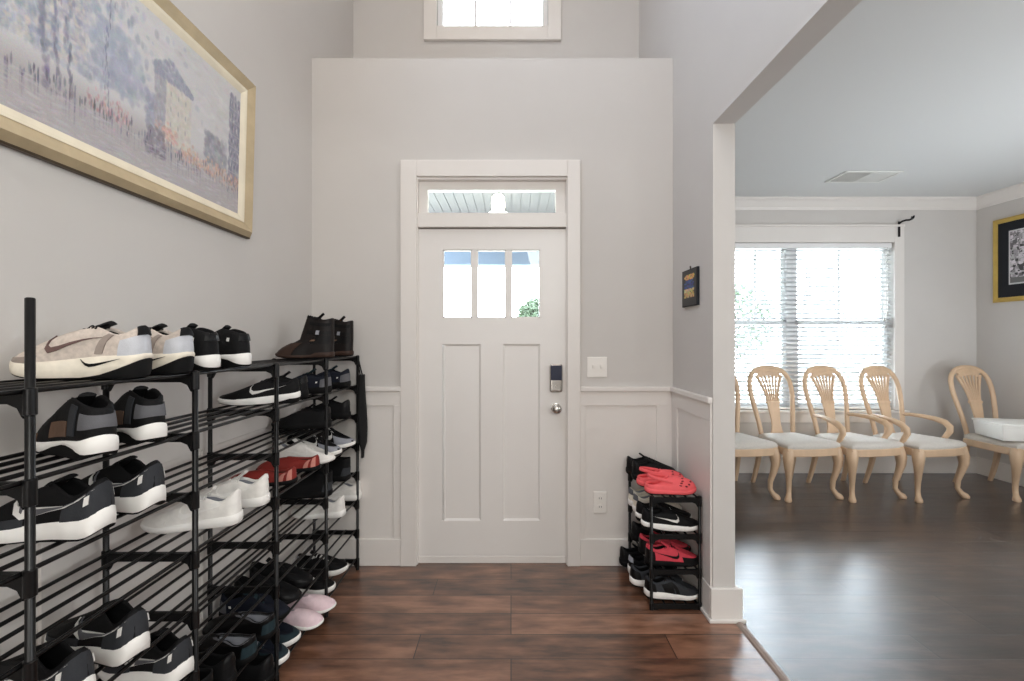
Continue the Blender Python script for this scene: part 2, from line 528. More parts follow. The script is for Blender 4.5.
door = thing('door_1', 'white front door with three small panes and two tall panels', 'door', (0, 0, 0))
door['kind'] = 'structure'
d0, d1, dz0, dz1 = (418 - 511) / 161, (566 - 511) / 161, 0.046, ZT0 - 0.004
dy0, dy1 = YD + 0.022, YD + 0.066
gx = [((443 - 511) / 160, (472 - 511) / 160), ((477 - 511) / 160, (506 - 511) / 160), ((511 - 511) / 160, (540 - 511) / 160)]
gz0, gz1 = CZ + (340.5 - 318) / 160, CZ + (340.5 - 250) / 160
px = [((444 - 511) / 160, (481 - 511) / 160), ((503 - 511) / 160, (540 - 511) / 160)]
pz0, pz1 = CZ - (520 - 340.5) / 160, CZ - (344 - 340.5) / 160
m = MB()
m.box(d0, gx[0][0], dy0, dy1, dz0, dz1); m.box(gx[2][1], d1, dy0, dy1, dz0, dz1)
m.box(gx[0][0], gx[2][1], dy0, dy1, gz1, dz1); m.box(gx[0][0], gx[2][1], dy0, dy1, pz1, gz0)
m.box(gx[0][0], gx[2][1], dy0, dy1, dz0, pz0)
m.box(gx[0][1], gx[1][0], dy0, dy1, gz0, gz1); m.box(gx[1][1], gx[2][0], dy0, dy1, gz0, gz1)
m.box(px[0][1], px[1][0], dy0, dy1, pz0, pz1)
m.build('slab', M['door'], door)
for (a, b) in px:
    m = MB()
    m.loft([[(a, dy0, pz0), (b, dy0, pz0), (b, dy0, pz1), (a, dy0, pz1)],
            [(a + .012, dy0 + .010, pz0 + .012), (b - .012, dy0 + .010, pz0 + .012), (b - .012, dy0 + .010, pz1 - .012), (a + .012, dy0 + .010, pz1 - .012)]], cap0=False)
    m.box(a - .004, b + .004, dy0 + .011, dy1 - .004, pz0 - .004, pz1 + .004)
    m.build('panel', M['door'], door)
for (a, b) in gx:
    tag(MB().box(a, b, dy0 + 0.02, dy0 + 0.025, gz0, gz1).build('pane', M['glass'], door), 'clear glass pane')
m = MB(); e = 0.007
for (a, b) in gx:
    m.box(a, a + e, dy0 + 0.004, dy0 + 0.02, gz0, gz1); m.box(b - e, b, dy0 + 0.004, dy0 + 0.02, gz0, gz1)
    m.box(a, b, dy0 + 0.004, dy0 + 0.02, gz0, gz0 + e); m.box(a, b, dy0 + 0.004, dy0 + 0.02, gz1 - e, gz1)
m.build('glazing_bead', M['door'], door)
kx = (556 - 511) / 161; kz = CZ - (378 - 340.5) / 161
lock = MB().box(kx - 0.04, kx + 0.04, dy0 - 0.028, dy0, kz - 0.088, kz + 0.088).build('keypad_lock', M['steel'], door, bevel=0.016, seg=4)
lock['label'] = 'brushed metal electronic lock with dark keypad'
MB().box(kx - 0.034, kx + 0.034, dy0 - 0.032, dy0 - 0.026, kz - 0.012, kz + 0.080).build('keypad', M['navy_plastic'], lock, bevel=0.003)
MB().lathe([(0.0, -0.046), (0.007, -0.046), (0.008, -0.026)], (kx, dy0, kz - 0.052), 'y', 14).build('turn_piece', M['steel'], lock, smooth=True)
kz2 = CZ - (408 - 340.5) / 161
knob = MB().lathe([(0.031, 0.0), (0.031, -0.006), (0.012, -0.012), (0.011, -0.03), (0.02, -0.036), (0.029, -0.048), (0.029, -0.062), (0.022, -0.07), (0.0, -0.072)],
                  (kx, dy0, kz2), 'y', 24).build('knob', M['steel'], door, smooth=True)
knob['label'] = 'round brushed nickel door knob'
for y in (261, 390, 519):
    z = CZ - (y - 340.5) / 161
    h = MB().box(d0 - 0.012, d0 + 0.002, dy0 - 0.005, dy0 + 0.02, z - 0.05, z + 0.05)
    h.lathe([(0.007, -0.052), (0.007, 0.052)], (d0 - 0.006, dy0 - 0.008, z), 'z', 10)
    h.build('hinge', M['steel'], door)

# upper window
w2 = MB()
cz0 = CZ + (340.5 - 40) / 128.2
ca, cb = (424 - 511) / 128.2, (561 - 511) / 128.2
w2.box(ca, UX0, YU - 0.02, YU + 0.002, cz0, UZ1 + 0.1); w2.box(UX1, cb, YU - 0.02, YU + 0.002, cz0, UZ1 + 0.1)
w2.box(UX0, UX1, YU - 0.02, YU + 0.002, cz0, UZ0); w2.box(UX0, UX1, YU - 0.02, YU + 0.002, UZ1, UZ1 + 0.1)
w2.box(ca, cb, YU - 0.028, YU, cz0 - 0.012, cz0)
wu = struct(w2.build('window_2', M['white'], bevel=0.004), 'high window with three columns of panes above the ledge', 'window')
m = MB()
for k in range(4):
    x = UX0 + 0.02 + (UX1 - UX0 - 0.04) * k / 3
    hw = 0.022 if k in (0, 3) else 0.009
    m.box(x - hw, x + hw, YU + 0.04, YU + 0.08, UZ0, UZ1)
for z, h in ((UZ0 + 0.02, 0.022), ((UZ0 + UZ1) / 2 + 0.05, 0.009), (UZ1 - 0.02, 0.022)):
    m.box(UX0, UX1, YU + 0.042, YU + 0.078, z - h, z + h)
m.build('sash', M['vinyl'], wu, bevel=0.003)
MB().box(UX0, UX1, YU + 0.058, YU + 0.063, UZ0, UZ1).build('glass', M['glass'], wu)

# dining window
m = MB()
co = 0.10
m.box(WX0 - co, WX0, YW - 0.02, YW + 0.002, WZ0 - 0.0, WZ1 + 0.16); m.box(WX1, WX1 + co, YW - 0.02, YW + 0.002, WZ0, WZ1 + 0.16)
m.box(WX0, WX1, YW - 0.02, YW + 0.002, WZ1, WZ1 + 0.16)
m.box(WX0 - co, WX1 + co, YW - 0.03, YW, WZ1 + 0.16, WZ1 + 0.185)
m.box(WX0 - co, WX1 + co, YW - 0.02, YW, WZ0 - 0.13, WZ0 - 0.03)
wd = struct(m.build('window_1', M['white'], bevel=0.004), 'twin dining room window behind a white blind', 'window')
MB().box(WX0 - co - 0.03, WX1 + co + 0.03, YW - 0.055, YW + 0.07, WZ0 - 0.03, WZ0 - 0.002).build('sill', M['white'], wd, bevel=0.006)
m = MB()
mx0 = 2.97
m.box(mx0 - 0.045, mx0 + 0.045, YW + 0.07, YW + 0.13, WZ0, WZ1)
for (a, b) in ((WX0, mx0 - 0.045), (mx0 + 0.045, WX1)):
    zm = 1.58
    for (z0, z1, y0) in ((WZ0, zm + 0.025, 0.075), (zm - 0.025, WZ1, 0.10)):
        m.box(a, a + 0.04, YW + y0, YW + y0 + 0.03, z0, z1); m.box(b - 0.04, b, YW + y0, YW + y0 + 0.03, z0, z1)
        m.box(a, b, YW + y0, YW + y0 + 0.0295, z0, z0 + 0.05); m.box(a, b, YW + y0, YW + y0 + 0.0295, z1 - 0.05, z1)
    c = (a + b) / 2
    m.box(c - 0.012, c + 0.012, YW + 0.107, YW + 0.123, zm, WZ1)
m.build('sash', M['vinyl'], wd, bevel=0.003)
MB().box(WX0, WX1, YW + 0.112, YW + 0.116, WZ0, WZ1).build('glass', M['glass'], wd)

# crown, strip
m = MB()
prof = [(0, 0), (0, -0.115), (0.012, -0.115), (0.02, -0.09), (0.06, -0.04), (0.085, -0.022), (0.085, 0)]
m.loft([[(x, YW - p[0], ZC + p[1]) for p in prof] for x in (XR + TH, XD)])
m.loft([[(XD - p[0], y, ZC + p[1]) for p in prof] for y in (BACK, YW)])
struct(m.build('trim_crown', M['white']), 'white crown moulding of the dining room', 'crown moulding')
m = MB()
m.loft([[(1.098, y, 0.0005), (1.104, y, 0.008), (1.116, y, 0.012), (1.132, y, 0.008), (1.138, y, 0.0005)] for y in (BACK, YE - 0.03)])
struct(m.build('trim_threshold_strip', M['strip']), 'pale strip between foyer floor and dining floor', 'floor strip')

# ------------------------------------------------------------------ outside
struct(MB().box(-40, 40, 2.96, 60, -0.4, -0.3).build('lawn', M['lawn']), 'pale lawn outside', 'lawn')
struct(MB().box(-3, 8, 2.97, 6.7, -0.3, -0.02).build('porch_floor', M['concrete']), 'concrete porch floor outside', 'porch floor')
m = MB()
x = -2.6
while x < 0.97:
    m.box(x, x + 0.082, 2.98, 5.2, 2.75, 2.765)
    m.box(x + 0.082, x + 0.09, 2.98, 5.2, 2.756, 2.765)
    x += 0.09
m.box(-2.6, 0.99, 2.98, 5.4, 2.765, 2.8)
struct(m.build('porch_ceiling', M['porchwhite']), 'beadboard porch ceiling outside the front door', 'porch ceiling')
struct(MB().box(-2.6, 0.99, 5.2, 5.4, 2.25, 2.77).build('porch_beam', M['porchblue'], bevel=0.01), 'blue grey porch beam beyond the front door', 'porch beam')
struct(MB().box(1.2, 8, 6.4, 6.6, 2.49, 2.76).build('porch_beam', M['colwhite'], bevel=0.01), 'white porch beam beyond the dining window', 'porch beam')


def porch_column(x, y, w0, w1, label):
    t = thing('porch_column', label, 'porch column', (x, y, -0.02))
    MB().loft([[(sx * w, sy * w, z) for sx, sy in ((-1, -1), (1, -1), (1, 1), (-1, 1))] for w, z in ((w0, 0.9), (w1, 2.45))]).build('shaft', M['colwhite'], t, bevel=0.008)
    MB().box(-w0 - 0.05, w0 + 0.05, -w0 - 0.05, w0 + 0.05, 0, 0.86).build('pier', M['concrete'], t, bevel=0.01)
    MB().box(-w0 - 0.07, w0 + 0.07, -w0 - 0.07, w0 + 0.07, 0.86, 0.90).build('cap_stone', M['concrete'], t, bevel=0.008)
    MB().box(-w1 - 0.03, w1 + 0.03, -w1 - 0.03, w1 + 0.03, 2.45, 2.51).build('capital', M['colwhite'], t, bevel=0.006)


porch_column(4.40, 6.5, 0.19, 0.12, 'tapered white porch column seen through the dining room blind')


def tree(x, y, h, r, label, seed):
    rg = random.Random(seed)
    t = thing('tree', label, 'tree', (x, y, -0.3))
    m = MB()
    m.tube([(0, 0, 0), (0.05, 0, h * 0.3), (0, 0.05, h * 0.6), (0.03, 0, h * 0.85)], [0.16, 0.12, 0.08, 0.03], 8)
    for k in range(9):
        a = rg.uniform(0, 2 * PI); z = h * rg.uniform(0.35, 0.65); q = r * rg.uniform(0.5, 0.9)
        m.tube([(0, 0, z), (math.cos(a) * q * 0.5, math.sin(a) * q * 0.5, z + q * 0.35), (math.cos(a) * q, math.sin(a) * q, z + q * 0.7)], [0.05, 0.03, 0.01], 5)
    m.build('trunk', M['bark'], t, smooth=True)
    m = MB()
    for k in range(2600):
        a = rg.uniform(0, 2 * PI); cz = rg.uniform(-1, 1); q = rg.uniform(0.35, 1) ** 0.5 * r
        s = math.sqrt(1 - cz * cz)
        c = Vector((math.cos(a) * s * q, math.sin(a) * s * q, h * 0.68 + cz * q * 0.8))
        d1 = Vector((rg.gauss(0, 1), rg.gauss(0, 1), rg.gauss(0, 1))).normalized()
        d2 = d1.orthogonal().normalized()
        l = rg.uniform(0.06, 0.12)
        b = len(m.v)
        m.v += [tuple(c - d1 * l), tuple(c + d2 * l * 0.4), tuple(c + d1 * l), tuple(c - d2 * l * 0.4)]
        m.f.append((b, b + 1, b + 2, b + 3))
    m.build('foliage', M['leaf'], t)


tree(0.98, 13.5, 3.4, 0.82, 'small leafy tree seen through the right pane of the front door', 3)
tree(6.2, 13.5, 3.4, 1.5, 'pale leafy tree seen low through the left half of the dining room blind', 5)

pend = thing('porch_lantern', 'glowing porch lantern seen through the transom window', 'lantern', (-0.115, 4.1, 2.75))
MB().lathe([(0.06, 0.0), (0.06, -0.012), (0.012, -0.02), (0.012, -0.05)], (0, 0, 0), 'z', 20).build('canopy', M['steel'], pend, smooth=True)
MB().lathe([(0.03, -0.05), (0.055, -0.075), (0.06, -0.15), (0.055, -0.19), (0.0, -0.20)], (0, 0, 0), 'z', 20).build('glass_shade', M['bulb'], pend, smooth=True)
MB().lathe([(0.0, -0.20), (0.085, -0.202), (0.085, -0.214), (0.0, -0.22)], (0, 0, 0), 'z', 20).build('base_plate', M['steel'], pend, smooth=True)

# ------------------------------------------------------------------ window blind
bl = thing('window_blind', 'white slatted blind lowered over the dining room window', 'blind', (WX0, YW + 0.035, WZ0))
bw = WX1 - WX0
MB().box(0.01, bw - 0.01, -0.028, 0.022, WZ1 - WZ0 - 0.055, WZ1 - WZ0 - 0.004).build('head_rail', M['vinyl'], bl, bevel=0.003)
MB().box(0.012, bw - 0.012, -0.026, 0.020, 0.006, 0.026).build('bottom_rail', M['vinyl'], bl, bevel=0.004)
m = MB()
ang = math.radians(27)
z = 0.058
while z < WZ1 - WZ0 - 0.07:
    rings = []
    for xx in (0.012, bw - 0.012):
        ring = []
        for q, s in ((-1, -1), (0, -1), (1, -1), (1, 1), (0, 1), (-1, 1)):
            yy = q * 0.0235
            zz = s * 0.0013 + (0.0025 if q == 0 else 0)
            ring.append((xx, -0.003 + yy * math.cos(ang) + zz * math.sin(ang), z + yy * math.sin(ang) + zz * math.cos(ang)))
        rings.append(ring)
    m.loft(rings)
    z += 0.0475
m.build('slats', M['slat'], bl)
m = MB()
for xx in (0.18, bw * 0.5 - 0.02, bw - 0.18):
    for yy in (-0.029, 0.0235):
        m.box(xx - 0.002, xx + 0.002, yy - 0.0006, yy + 0.0006, 0.02, WZ1 - WZ0 - 0.05)
m.build('ladder_cord', M['vinyl'], bl)
m = MB()
for dx, zb in ((0.0, 0.95), (0.018, 0.88), (0.034, 1.02)):
    xx = bw - 0.095 + dx
    m.tube([(xx, -0.034, WZ1 - WZ0 - 0.05), (xx, -0.034, zb)], 0.0018, 5)
    m.lathe([(0.002, 0.035), (0.007, 0.02), (0.009, 0.0), (0.003, -0.004)], (xx, -0.034, zb - 0.02), 'z', 8)
tag(m.build('pull_cord', M['steel'], bl), 'hanging cords with small tassels')

# ------------------------------------------------------------------ long shoe rack
TIERS = [1.293 - 0.175 * i for i in range(8)]
XB, XF = -1.19, -0.928
PY = [0.405, 0.878, 1.337, 1.80, 2.285, 2.752]
rr = 0.0052


def shoe_rack(name, label, xb, xf, ys, tiers, tall=None, rods=5, pr=0.0080):
    t = thing(name, label, 'shoe rack', ((xb + xf) / 2, ys[0], 0))
    ox, oy = (xb + xf) / 2, ys[0]
    for k, y in enumerate(ys):
        for sx, xx in ((1, xf), (-1, xb)):
            top = tiers[0] + 0.004 + (tall[k] if tall and sx > 0 else 0)
            m = MB()
            prof = [(pr, 0.0)]
            m.lathe([(pr * 1.25, 0.0), (pr * 1.25, 0.02), (pr, 0.024), (pr, top - 0.002), (pr * 0.7, top)], (xx - ox, y - oy, 0), 'z', 12)
            for z in tiers:
                m.lathe([(pr * 1.02, -0.052), (pr * 1.38, -0.05), (pr * 1.38, 0.0), (pr * 1.02, 0.002)], (xx - ox, y - oy, z), 'z', 12)
            m.build('post', M['black_metal'], t, smooth=True)
        for z in tiers:
            m = MB()
            z1 = z - 2 * rr - 0.001
            m.box(xb - ox + pr, xf - ox - pr, y - oy - 0.006, y - oy + 0.006, z1 - 0.018, z1 + 0.006)
            g = 0.024
            for e0, sg in ((xb - ox + pr, 1), (xf - ox - pr, -1)):
                pts = [(e0, z1 - 0.018), (e0 + sg * g * 1.3, z1 - 0.018), (e0 + sg * g * 0.5, z1 - 0.026), (e0 + sg * g * 0.15, z1 - 0.042), (e0, z1 - 0.046)]
                m.prism(pts, y - oy - 0.0055, y - oy + 0.0055)
            m.build('crossbar', M['black_plastic'], t)
    for k in range(len(ys) - 1):
        for z in tiers:
            m = MB()
            for j in range(rods):
                xx = xb - ox + 0.012 + (xf - xb - 0.024) * j / (rods - 1)
                m.tube([(xx, ys[k] - oy, z - rr), (xx, ys[k + 1] - oy, z - rr)], rr, 8)
            m.build('shelf', M['black_metal'], t, smooth=True)
    return t


shoe_rack('shoe_rack', 'long black metal tube shoe rack of eight shelves along the left wall', XB, XF, PY, TIERS, tall=[0.17, 0.172, 0, 0, 0, 0])
SX0, SX1, SY0, SY1 = 0.724, 0.972, 2.345, 2.775
STIERS = [0.582, 0.392, 0.212, 0.034]
shoe_rack('shoe_rack', 'small black four shelf shoe rack beside the front door', SX0, SX1, [SY0, SY1], STIERS, pr=0.008)

# ------------------------------------------------------------------ shoes
W_TAB = [(0, 0), (0.006, .22), (0.02, .42), (0.05, .60), (0.10, .70), (0.2, .74), (0.32, .74), (0.45, .80), (0.58, .92), (0.70, 1.0), (0.80, .97), (0.88, .84), (0.94, .64), (0.98, .38), (0.995, .18), (1, 0)]
O_TAB = [(0, 0), (0.01, .26), (0.04, .46), (0.12, .72), (0.25, .82), (0.42, .78), (0.55, .62), (0.65, .48), (0.8, .42), (0.92, .36), (0.975, .24), (1, 0)]
MSEG = 22
TH_T = [0.5 - 0.5 * math.cos(PI * i / MSEG) for i in range(MSEG + 1)]
UIDX = [(t, 1) for t in TH_T[:-1]] + [(t, -1) for t in TH_T[::-1][:-1]]


class Last:
    """Shape of one shoe: heel at x=0, toe at x=L, resting on z=0."""
    def __init__(s, L=0.29, W=0.052, sole=((0, .036), (.3, .032), (.6, .024), (1, .020)), spring=0.014, heel_up=0.004,
                 open_x=(0.03, 0.63), open_w=0.036, zo=((0, .105), (.25, .082), (.55, .094), (.7, .095), (1, .056)), pw=(1.7, 0.62), mid=None, bulge=0.0, tg=1.0):
        s.tg = tg
        s.L, s.W, s.sole_t, s.spring, s.heel_up = L, W, sole, spring, heel_up
        s.ox, s.ow, s.zo, s.pw, s.mid, s.bulge = open_x, open_w, zo, pw, mid, bulge

    def zb(s, t):
        return s.spring * max(0, (t - .68) / .32) ** 2 + s.heel_up * max(0, (.12 - t) / .12) ** 2

    def zt(s, t):
        return s.zb(t) * 0.8 + sinterp(s.sole_t, t)

    def outline(s, t, sg, k=1.0):
        wob = 0.10 * s.W * math.sin(PI * t) * (1 if t > 0.5 else 0.3)
        return (0.5 * s.L + (t - 0.5) * s.L * (1 - (1 - k) * 0.35), sg * interp(W_TAB, t) * s.W * k + wob)

    def opening(s, t, sg, ox=None, ow=None, zo=None):
        ox = ox or s.ox; ow = ow or s.ow; zo = zo or s.zo
        x = (ox[0] + (ox[1] - ox[0]) * t) * s.L
        wob = 0.08 * s.W * math.sin(PI * x / s.L)
        return Vector((x, sg * interp(O_TAB, t) * ow + wob, sinterp(zo, t)))

    def S(s, t, sg, v, off=0.0):
        """Point on the upper: t along the outline, sg the side, v from sole (0) to collar (1)."""
        bx, by = s.outline(t, sg, 0.975)
        b = Vector((bx, by, s.zt(t) - 0.003))
        o = s.opening(t, sg)
        def seg(p, q, u, pw):
            h = u ** pw[0]
            zz = 1 - (1 - u) ** (1 / pw[1])
            r = p.lerp(q, h); r.z = p.z + (q.z - p.z) * zz
            return r
        if s.mid:
            md = s.opening(t, sg, *s.mid)
            p = seg(b, md, min(1, v * 2), s.pw) if v < 0.5 else md.lerp(o, (v - 0.5) * 2)
        else:
            p = seg(b, o, v, s.pw)
        if s.bulge:
            p.y += sg * s.bulge * math.sin(PI * v) * math.sin(PI * min(1, t * 1.1))
        if off:
            e = 0.004
            n = Vector((0, 0, 0))
            a1 = s.S(min(1, t + e), sg, v) - s.S(max(0, t - e), sg, v)
            a2 = s.S(t, sg, min(1, v + e)) - s.S(t, sg, max(0, v - e))
            n = a1.cross(a2)
            if n.length > 1e-12:
                n.normalize()
                if n.y * sg < -0.05 or (abs(n.y) <= 0.05 and n.z < 0): n = -n
                p = p + n * off
        return p


def patch(last, x0, x1, v0, v1, off=0.0018, nu=8, nv=4, sides=(1, -1), wrap=None):
    """Overlay hugging the upper between outline stations x0..x1; v0/v1 may be functions of t."""
    if wrap is None and len(sides) > 1:
        return [patch(last, x0, x1, v0, v1, off, nu, nv, (sg,)) for sg in sides]
    m = MB()
    f0 = v0 if callable(v0) else (lambda t: v0)
    f1 = v1 if callable(v1) else (lambda t: v1)
    if wrap == 'heel':
        st = [(t, 1) for t in np.linspace(x1, 0.0, nu)] + [(t, -1) for t in np.linspace(0.0, x1, nu)][1:]
        runs = [st]
    elif wrap == 'toe':
        st = [(t, 1) for t in np.linspace(x0, 1.0, nu)] + [(t, -1) for t in np.linspace(1.0, x0, nu)][1:]
        runs = [st]
    else:
        runs = [[(t, sg) for t in np.linspace(x0, x1, nu)] for sg in sides]
    for run in runs:
        outer = [[last.S(t, sg, f0(t) + (f1(t) - f0(t)) * k / nv, off) for k in range(nv + 1)] for t, sg in run]
        inner = [[last.S(t, sg, f0(t) + (f1(t) - f0(t)) * k / nv, -0.001) for k in range(nv + 1)] for t, sg in run]
        rings = [o + i[::-1] for o, i in zip(outer, inner)]
        m.loft(rings)
    return m


SWOOSH = [(.665, .66, .0), (.645, .50, .05), (.61, .33, .11), (.56, .24, .145), (.49, .27, .13), (.41, .36, .095), (.32, .47, .06), (.23, .58, .03), (.15, .68, .0)]


def swoosh(last, off=0.0035, dx=0.0, sc=1.0, sides=(1, -1), th=1.0):
    if len(sides) > 1:
        return [swoosh(last, off, dx, sc, (sg,), th) for sg in sides]
    m = MB()
    for sg in sides:
        fr, bk = [], []
        for (x, v, w) in SWOOSH:
            x = 0.4 + (x - 0.4) * sc + dx
            w = w * th
            for lst, of in ((fr, off), (bk, 0.0)):
                lst.append((last.S(x, sg, v - w * 0.5, of), last.S(x, sg, v + w * 0.5, of)))
        rings = [[f[0], f[1], b[1], b[0]] for f, b in zip(fr, bk)]
        m.loft(rings)
    return m


def shoe_mesh(root, last, c, arch=None, tongue=True, laces=5, extras=()):
    """Parts of one shoe under root; c maps part -> material."""
    L = last.L
    osl = arch or ((0, .22), (1, .25))
    # outsole and midsole
    def ring(k, z):
        return [(*last.outline(t, sg, k), z(t)) for t, sg in UIDX]
    zb, zt = last.zb, last.zt
    zo = lambda t: zb(t) + (zt(t) - zb(t)) * interp(osl, t)
    m = MB(); m.loft([ring(0.92, zb), ring(1.0, lambda t: zb(t) + (zo(t) - zb(t)) * 0.35), ring(1.03, zo)], cap1=True)
    m.build('outsole', c['outsole'], root, smooth=True)
    m = MB(); m.loft([ring(1.0, lambda t: zo(t) - 0.001), ring(1.045, lambda t: zo(t) + 0.001), ring(1.06, lambda t: zo(t) * .5 + zt(t) * .5), ring(1.035, lambda t: zt(t) - 0.002), ring(0.98, zt), ring(0.9, lambda t: zt(t) - 0.003)])
    m.build('midsole', c['midsole'], root, smooth=True)
    # upper with rolled collar
    VS = [0, .08, .18, .3, .42, .54, .66, .78, .9, 1.0]
    rings = [[last.S(t, sg, v) for t, sg in UIDX] for v in VS]
    cen = Vector((L * (last.ox[0] + last.ox[1]) / 2, 0, 0))
    def inset(k, dz):
        r = []
        for t, sg in UIDX:
            o = last.opening(t, sg)
            r.append((cen.x + (o.x - cen.x) * (1 - k * 0.5), o.y * (1 - k), o.z + dz))
        return r
    rings += [inset(0.06, 0.003), inset(0.16, 0.001), inset(0.2, -0.006)]
    MB().loft(rings, cap0=False, cap1=False).build('upper', c['upper'], root, smooth='all')
    # lining
    lin = [inset(0.185, -0.003), inset(0.2, -0.02)]
    base = []
    for t, sg in UIDX:
        o = last.opening(t, sg)
        base.append((cen.x + (o.x - cen.x) * .93, o.y * .85, last.zt(min(1, o.x / L)) + 0.004))
    lin.append(base)
    MB().loft(lin, cap0=False, cap1=True).build('lining', c['lining'], root, smooth='all')
    if tongue:
        rg = []
        x0 = last.ox[0]; x1 = last.ox[1]
        for q in np.linspace(0, 1, 9):
            t = 1.0 - q * 0.52
            o = last.opening(t, 1)
            hw_ = max(0.008, abs(o.y) * 0.80) if q < .8 else 0.017 + 0.004 * (1 - q)
            up = last.tg * (0.020 * q ** 2 + (0.016 * max(0, q - .75) / .25))
            cx, cz = o.x - 0.012 * q * q, o.z + up - 0.004
            tilt = -0.45
            rg.append([(cx + (0.005 * math.sin(a)) * 0.6, hw_ * math.cos(a) + 0.002, cz + 0.0045 * math.sin(a) - 0.10 * (hw_ * math.cos(a)) ** 2 / 0.01) for a in [2 * PI * k / 12 for k in range(12)]])
        MB().loft(rg).build('tongue', c.get('tongue', c['upper']), root, smooth=True)
    if laces:
        m = MB()
        pts = []
        for k in range(laces):
            t = 0.52 + 0.42 * k / max(1, laces - 1)
            a, b = last.opening(t, 1), last.opening(min(.97, t + .05), -1)
            for (p, q) in ((a, b),) + (((last.opening(min(.97, t + .05), 1), last.opening(t, -1)),) if k % 2 == 0 else ()):
                mid = (p + q) / 2
                m.tube([p + Vector((0, 0.004, -0.001)), p * .7 + q * .3 + Vector((0, 0, .006)), mid + Vector((0, 0, .0075)), p * .3 + q * .7 + Vector((0, 0, .006)), q + Vector((0, -0.004, -0.001))], 0.0024, 6)
        m.build('laces', c['laces'], root, smooth=True)
    for (nm, mk, mat, lb) in extras:
        ms = mk(last)
        for mb in (ms if isinstance(ms, list) else [ms]):
            o = mb.build(nm, mat, root, smooth=True)
            if lb: o['label'] = lb


def cm(name, col, rough=0.7, var=0.08, bump=0.2, bscale=350, scale=40, **k):
    k.setdefault('spec', 0.22)
    return pmat(name, srgb(*col), rough, var=var, scale=scale, bump=bump, bscale=bscale, **k)


C = dict(
    black=cm('black_knit', (11, 11, 13)), blacklea=cm('black_leather', (12, 11, 12), 0.42, bump=0.08), grey=cm('dark_grey_knit', (52, 54, 58)), mid=cm('mid_grey_suede', (98, 98, 102)),
    beige=cm('beige_mesh', (196, 184, 174), var=0.16, scale=90), white=cm('white_leather', (234, 231, 226), 0.5, bump=0.06), offw=cm('cream_foam', (232, 224, 208), 0.6, bump=0.05),
    foam=cm('white_foam', (240, 238, 234), 0.55, bump=0.04, var=0.02), brown=cm('brown_leather', (56, 40, 33), 0.45, bump=0.1), dkbrown=cm('dark_brown_leather', (24, 19, 18), 0.45, bump=0.1),
    red=cm('brick_red_leather', (134, 44, 38), 0.55), pinkish=cm('faded_red_stripe', (196, 130, 118), 0.6), coral=cm('coral_foam', (234, 98, 102), 0.6, bump=0.03, var=0.03), beigedk=cm('taupe_suede', (150, 138, 130)), pale=cm('pale_grey_fabric', (196, 198, 204), 0.55), pink=cm('pale_pink_knit', (232, 208, 214), 0.75),
    navy=cm('navy_knit', (20, 24, 36)), teal=cm('dark_teal_suede', (34, 50, 56)), rose=cm('rose_red_mesh', (206, 66, 80), 0.6), silver=cm('silver_fabric', (150, 152, 160), 0.5), tan=cm('tan_suede', (104, 82, 68)),
    hole=cm('dark_hole', (96, 30, 34), 0.9), gum=cm('black_rubber', (11, 11, 12), 0.75, bump=0.05), lace=cm('white_lace', (226, 224, 220), 0.8), blacklace=cm('black_lace', (12, 12, 14), 0.8), mauve=cm('mauve_brown_mark', (104, 82, 78)),
)
mirror = {}


def cols(upper, midsole, outsole='gum', lining='black', laces='blacklace', tongue=None):
    d = dict(upper=C[upper], midsole=C[midsole], outsole=C[outsole], lining=C[lining], laces=C[laces])
    if tongue: d['tongue'] = C[tongue]
    return d


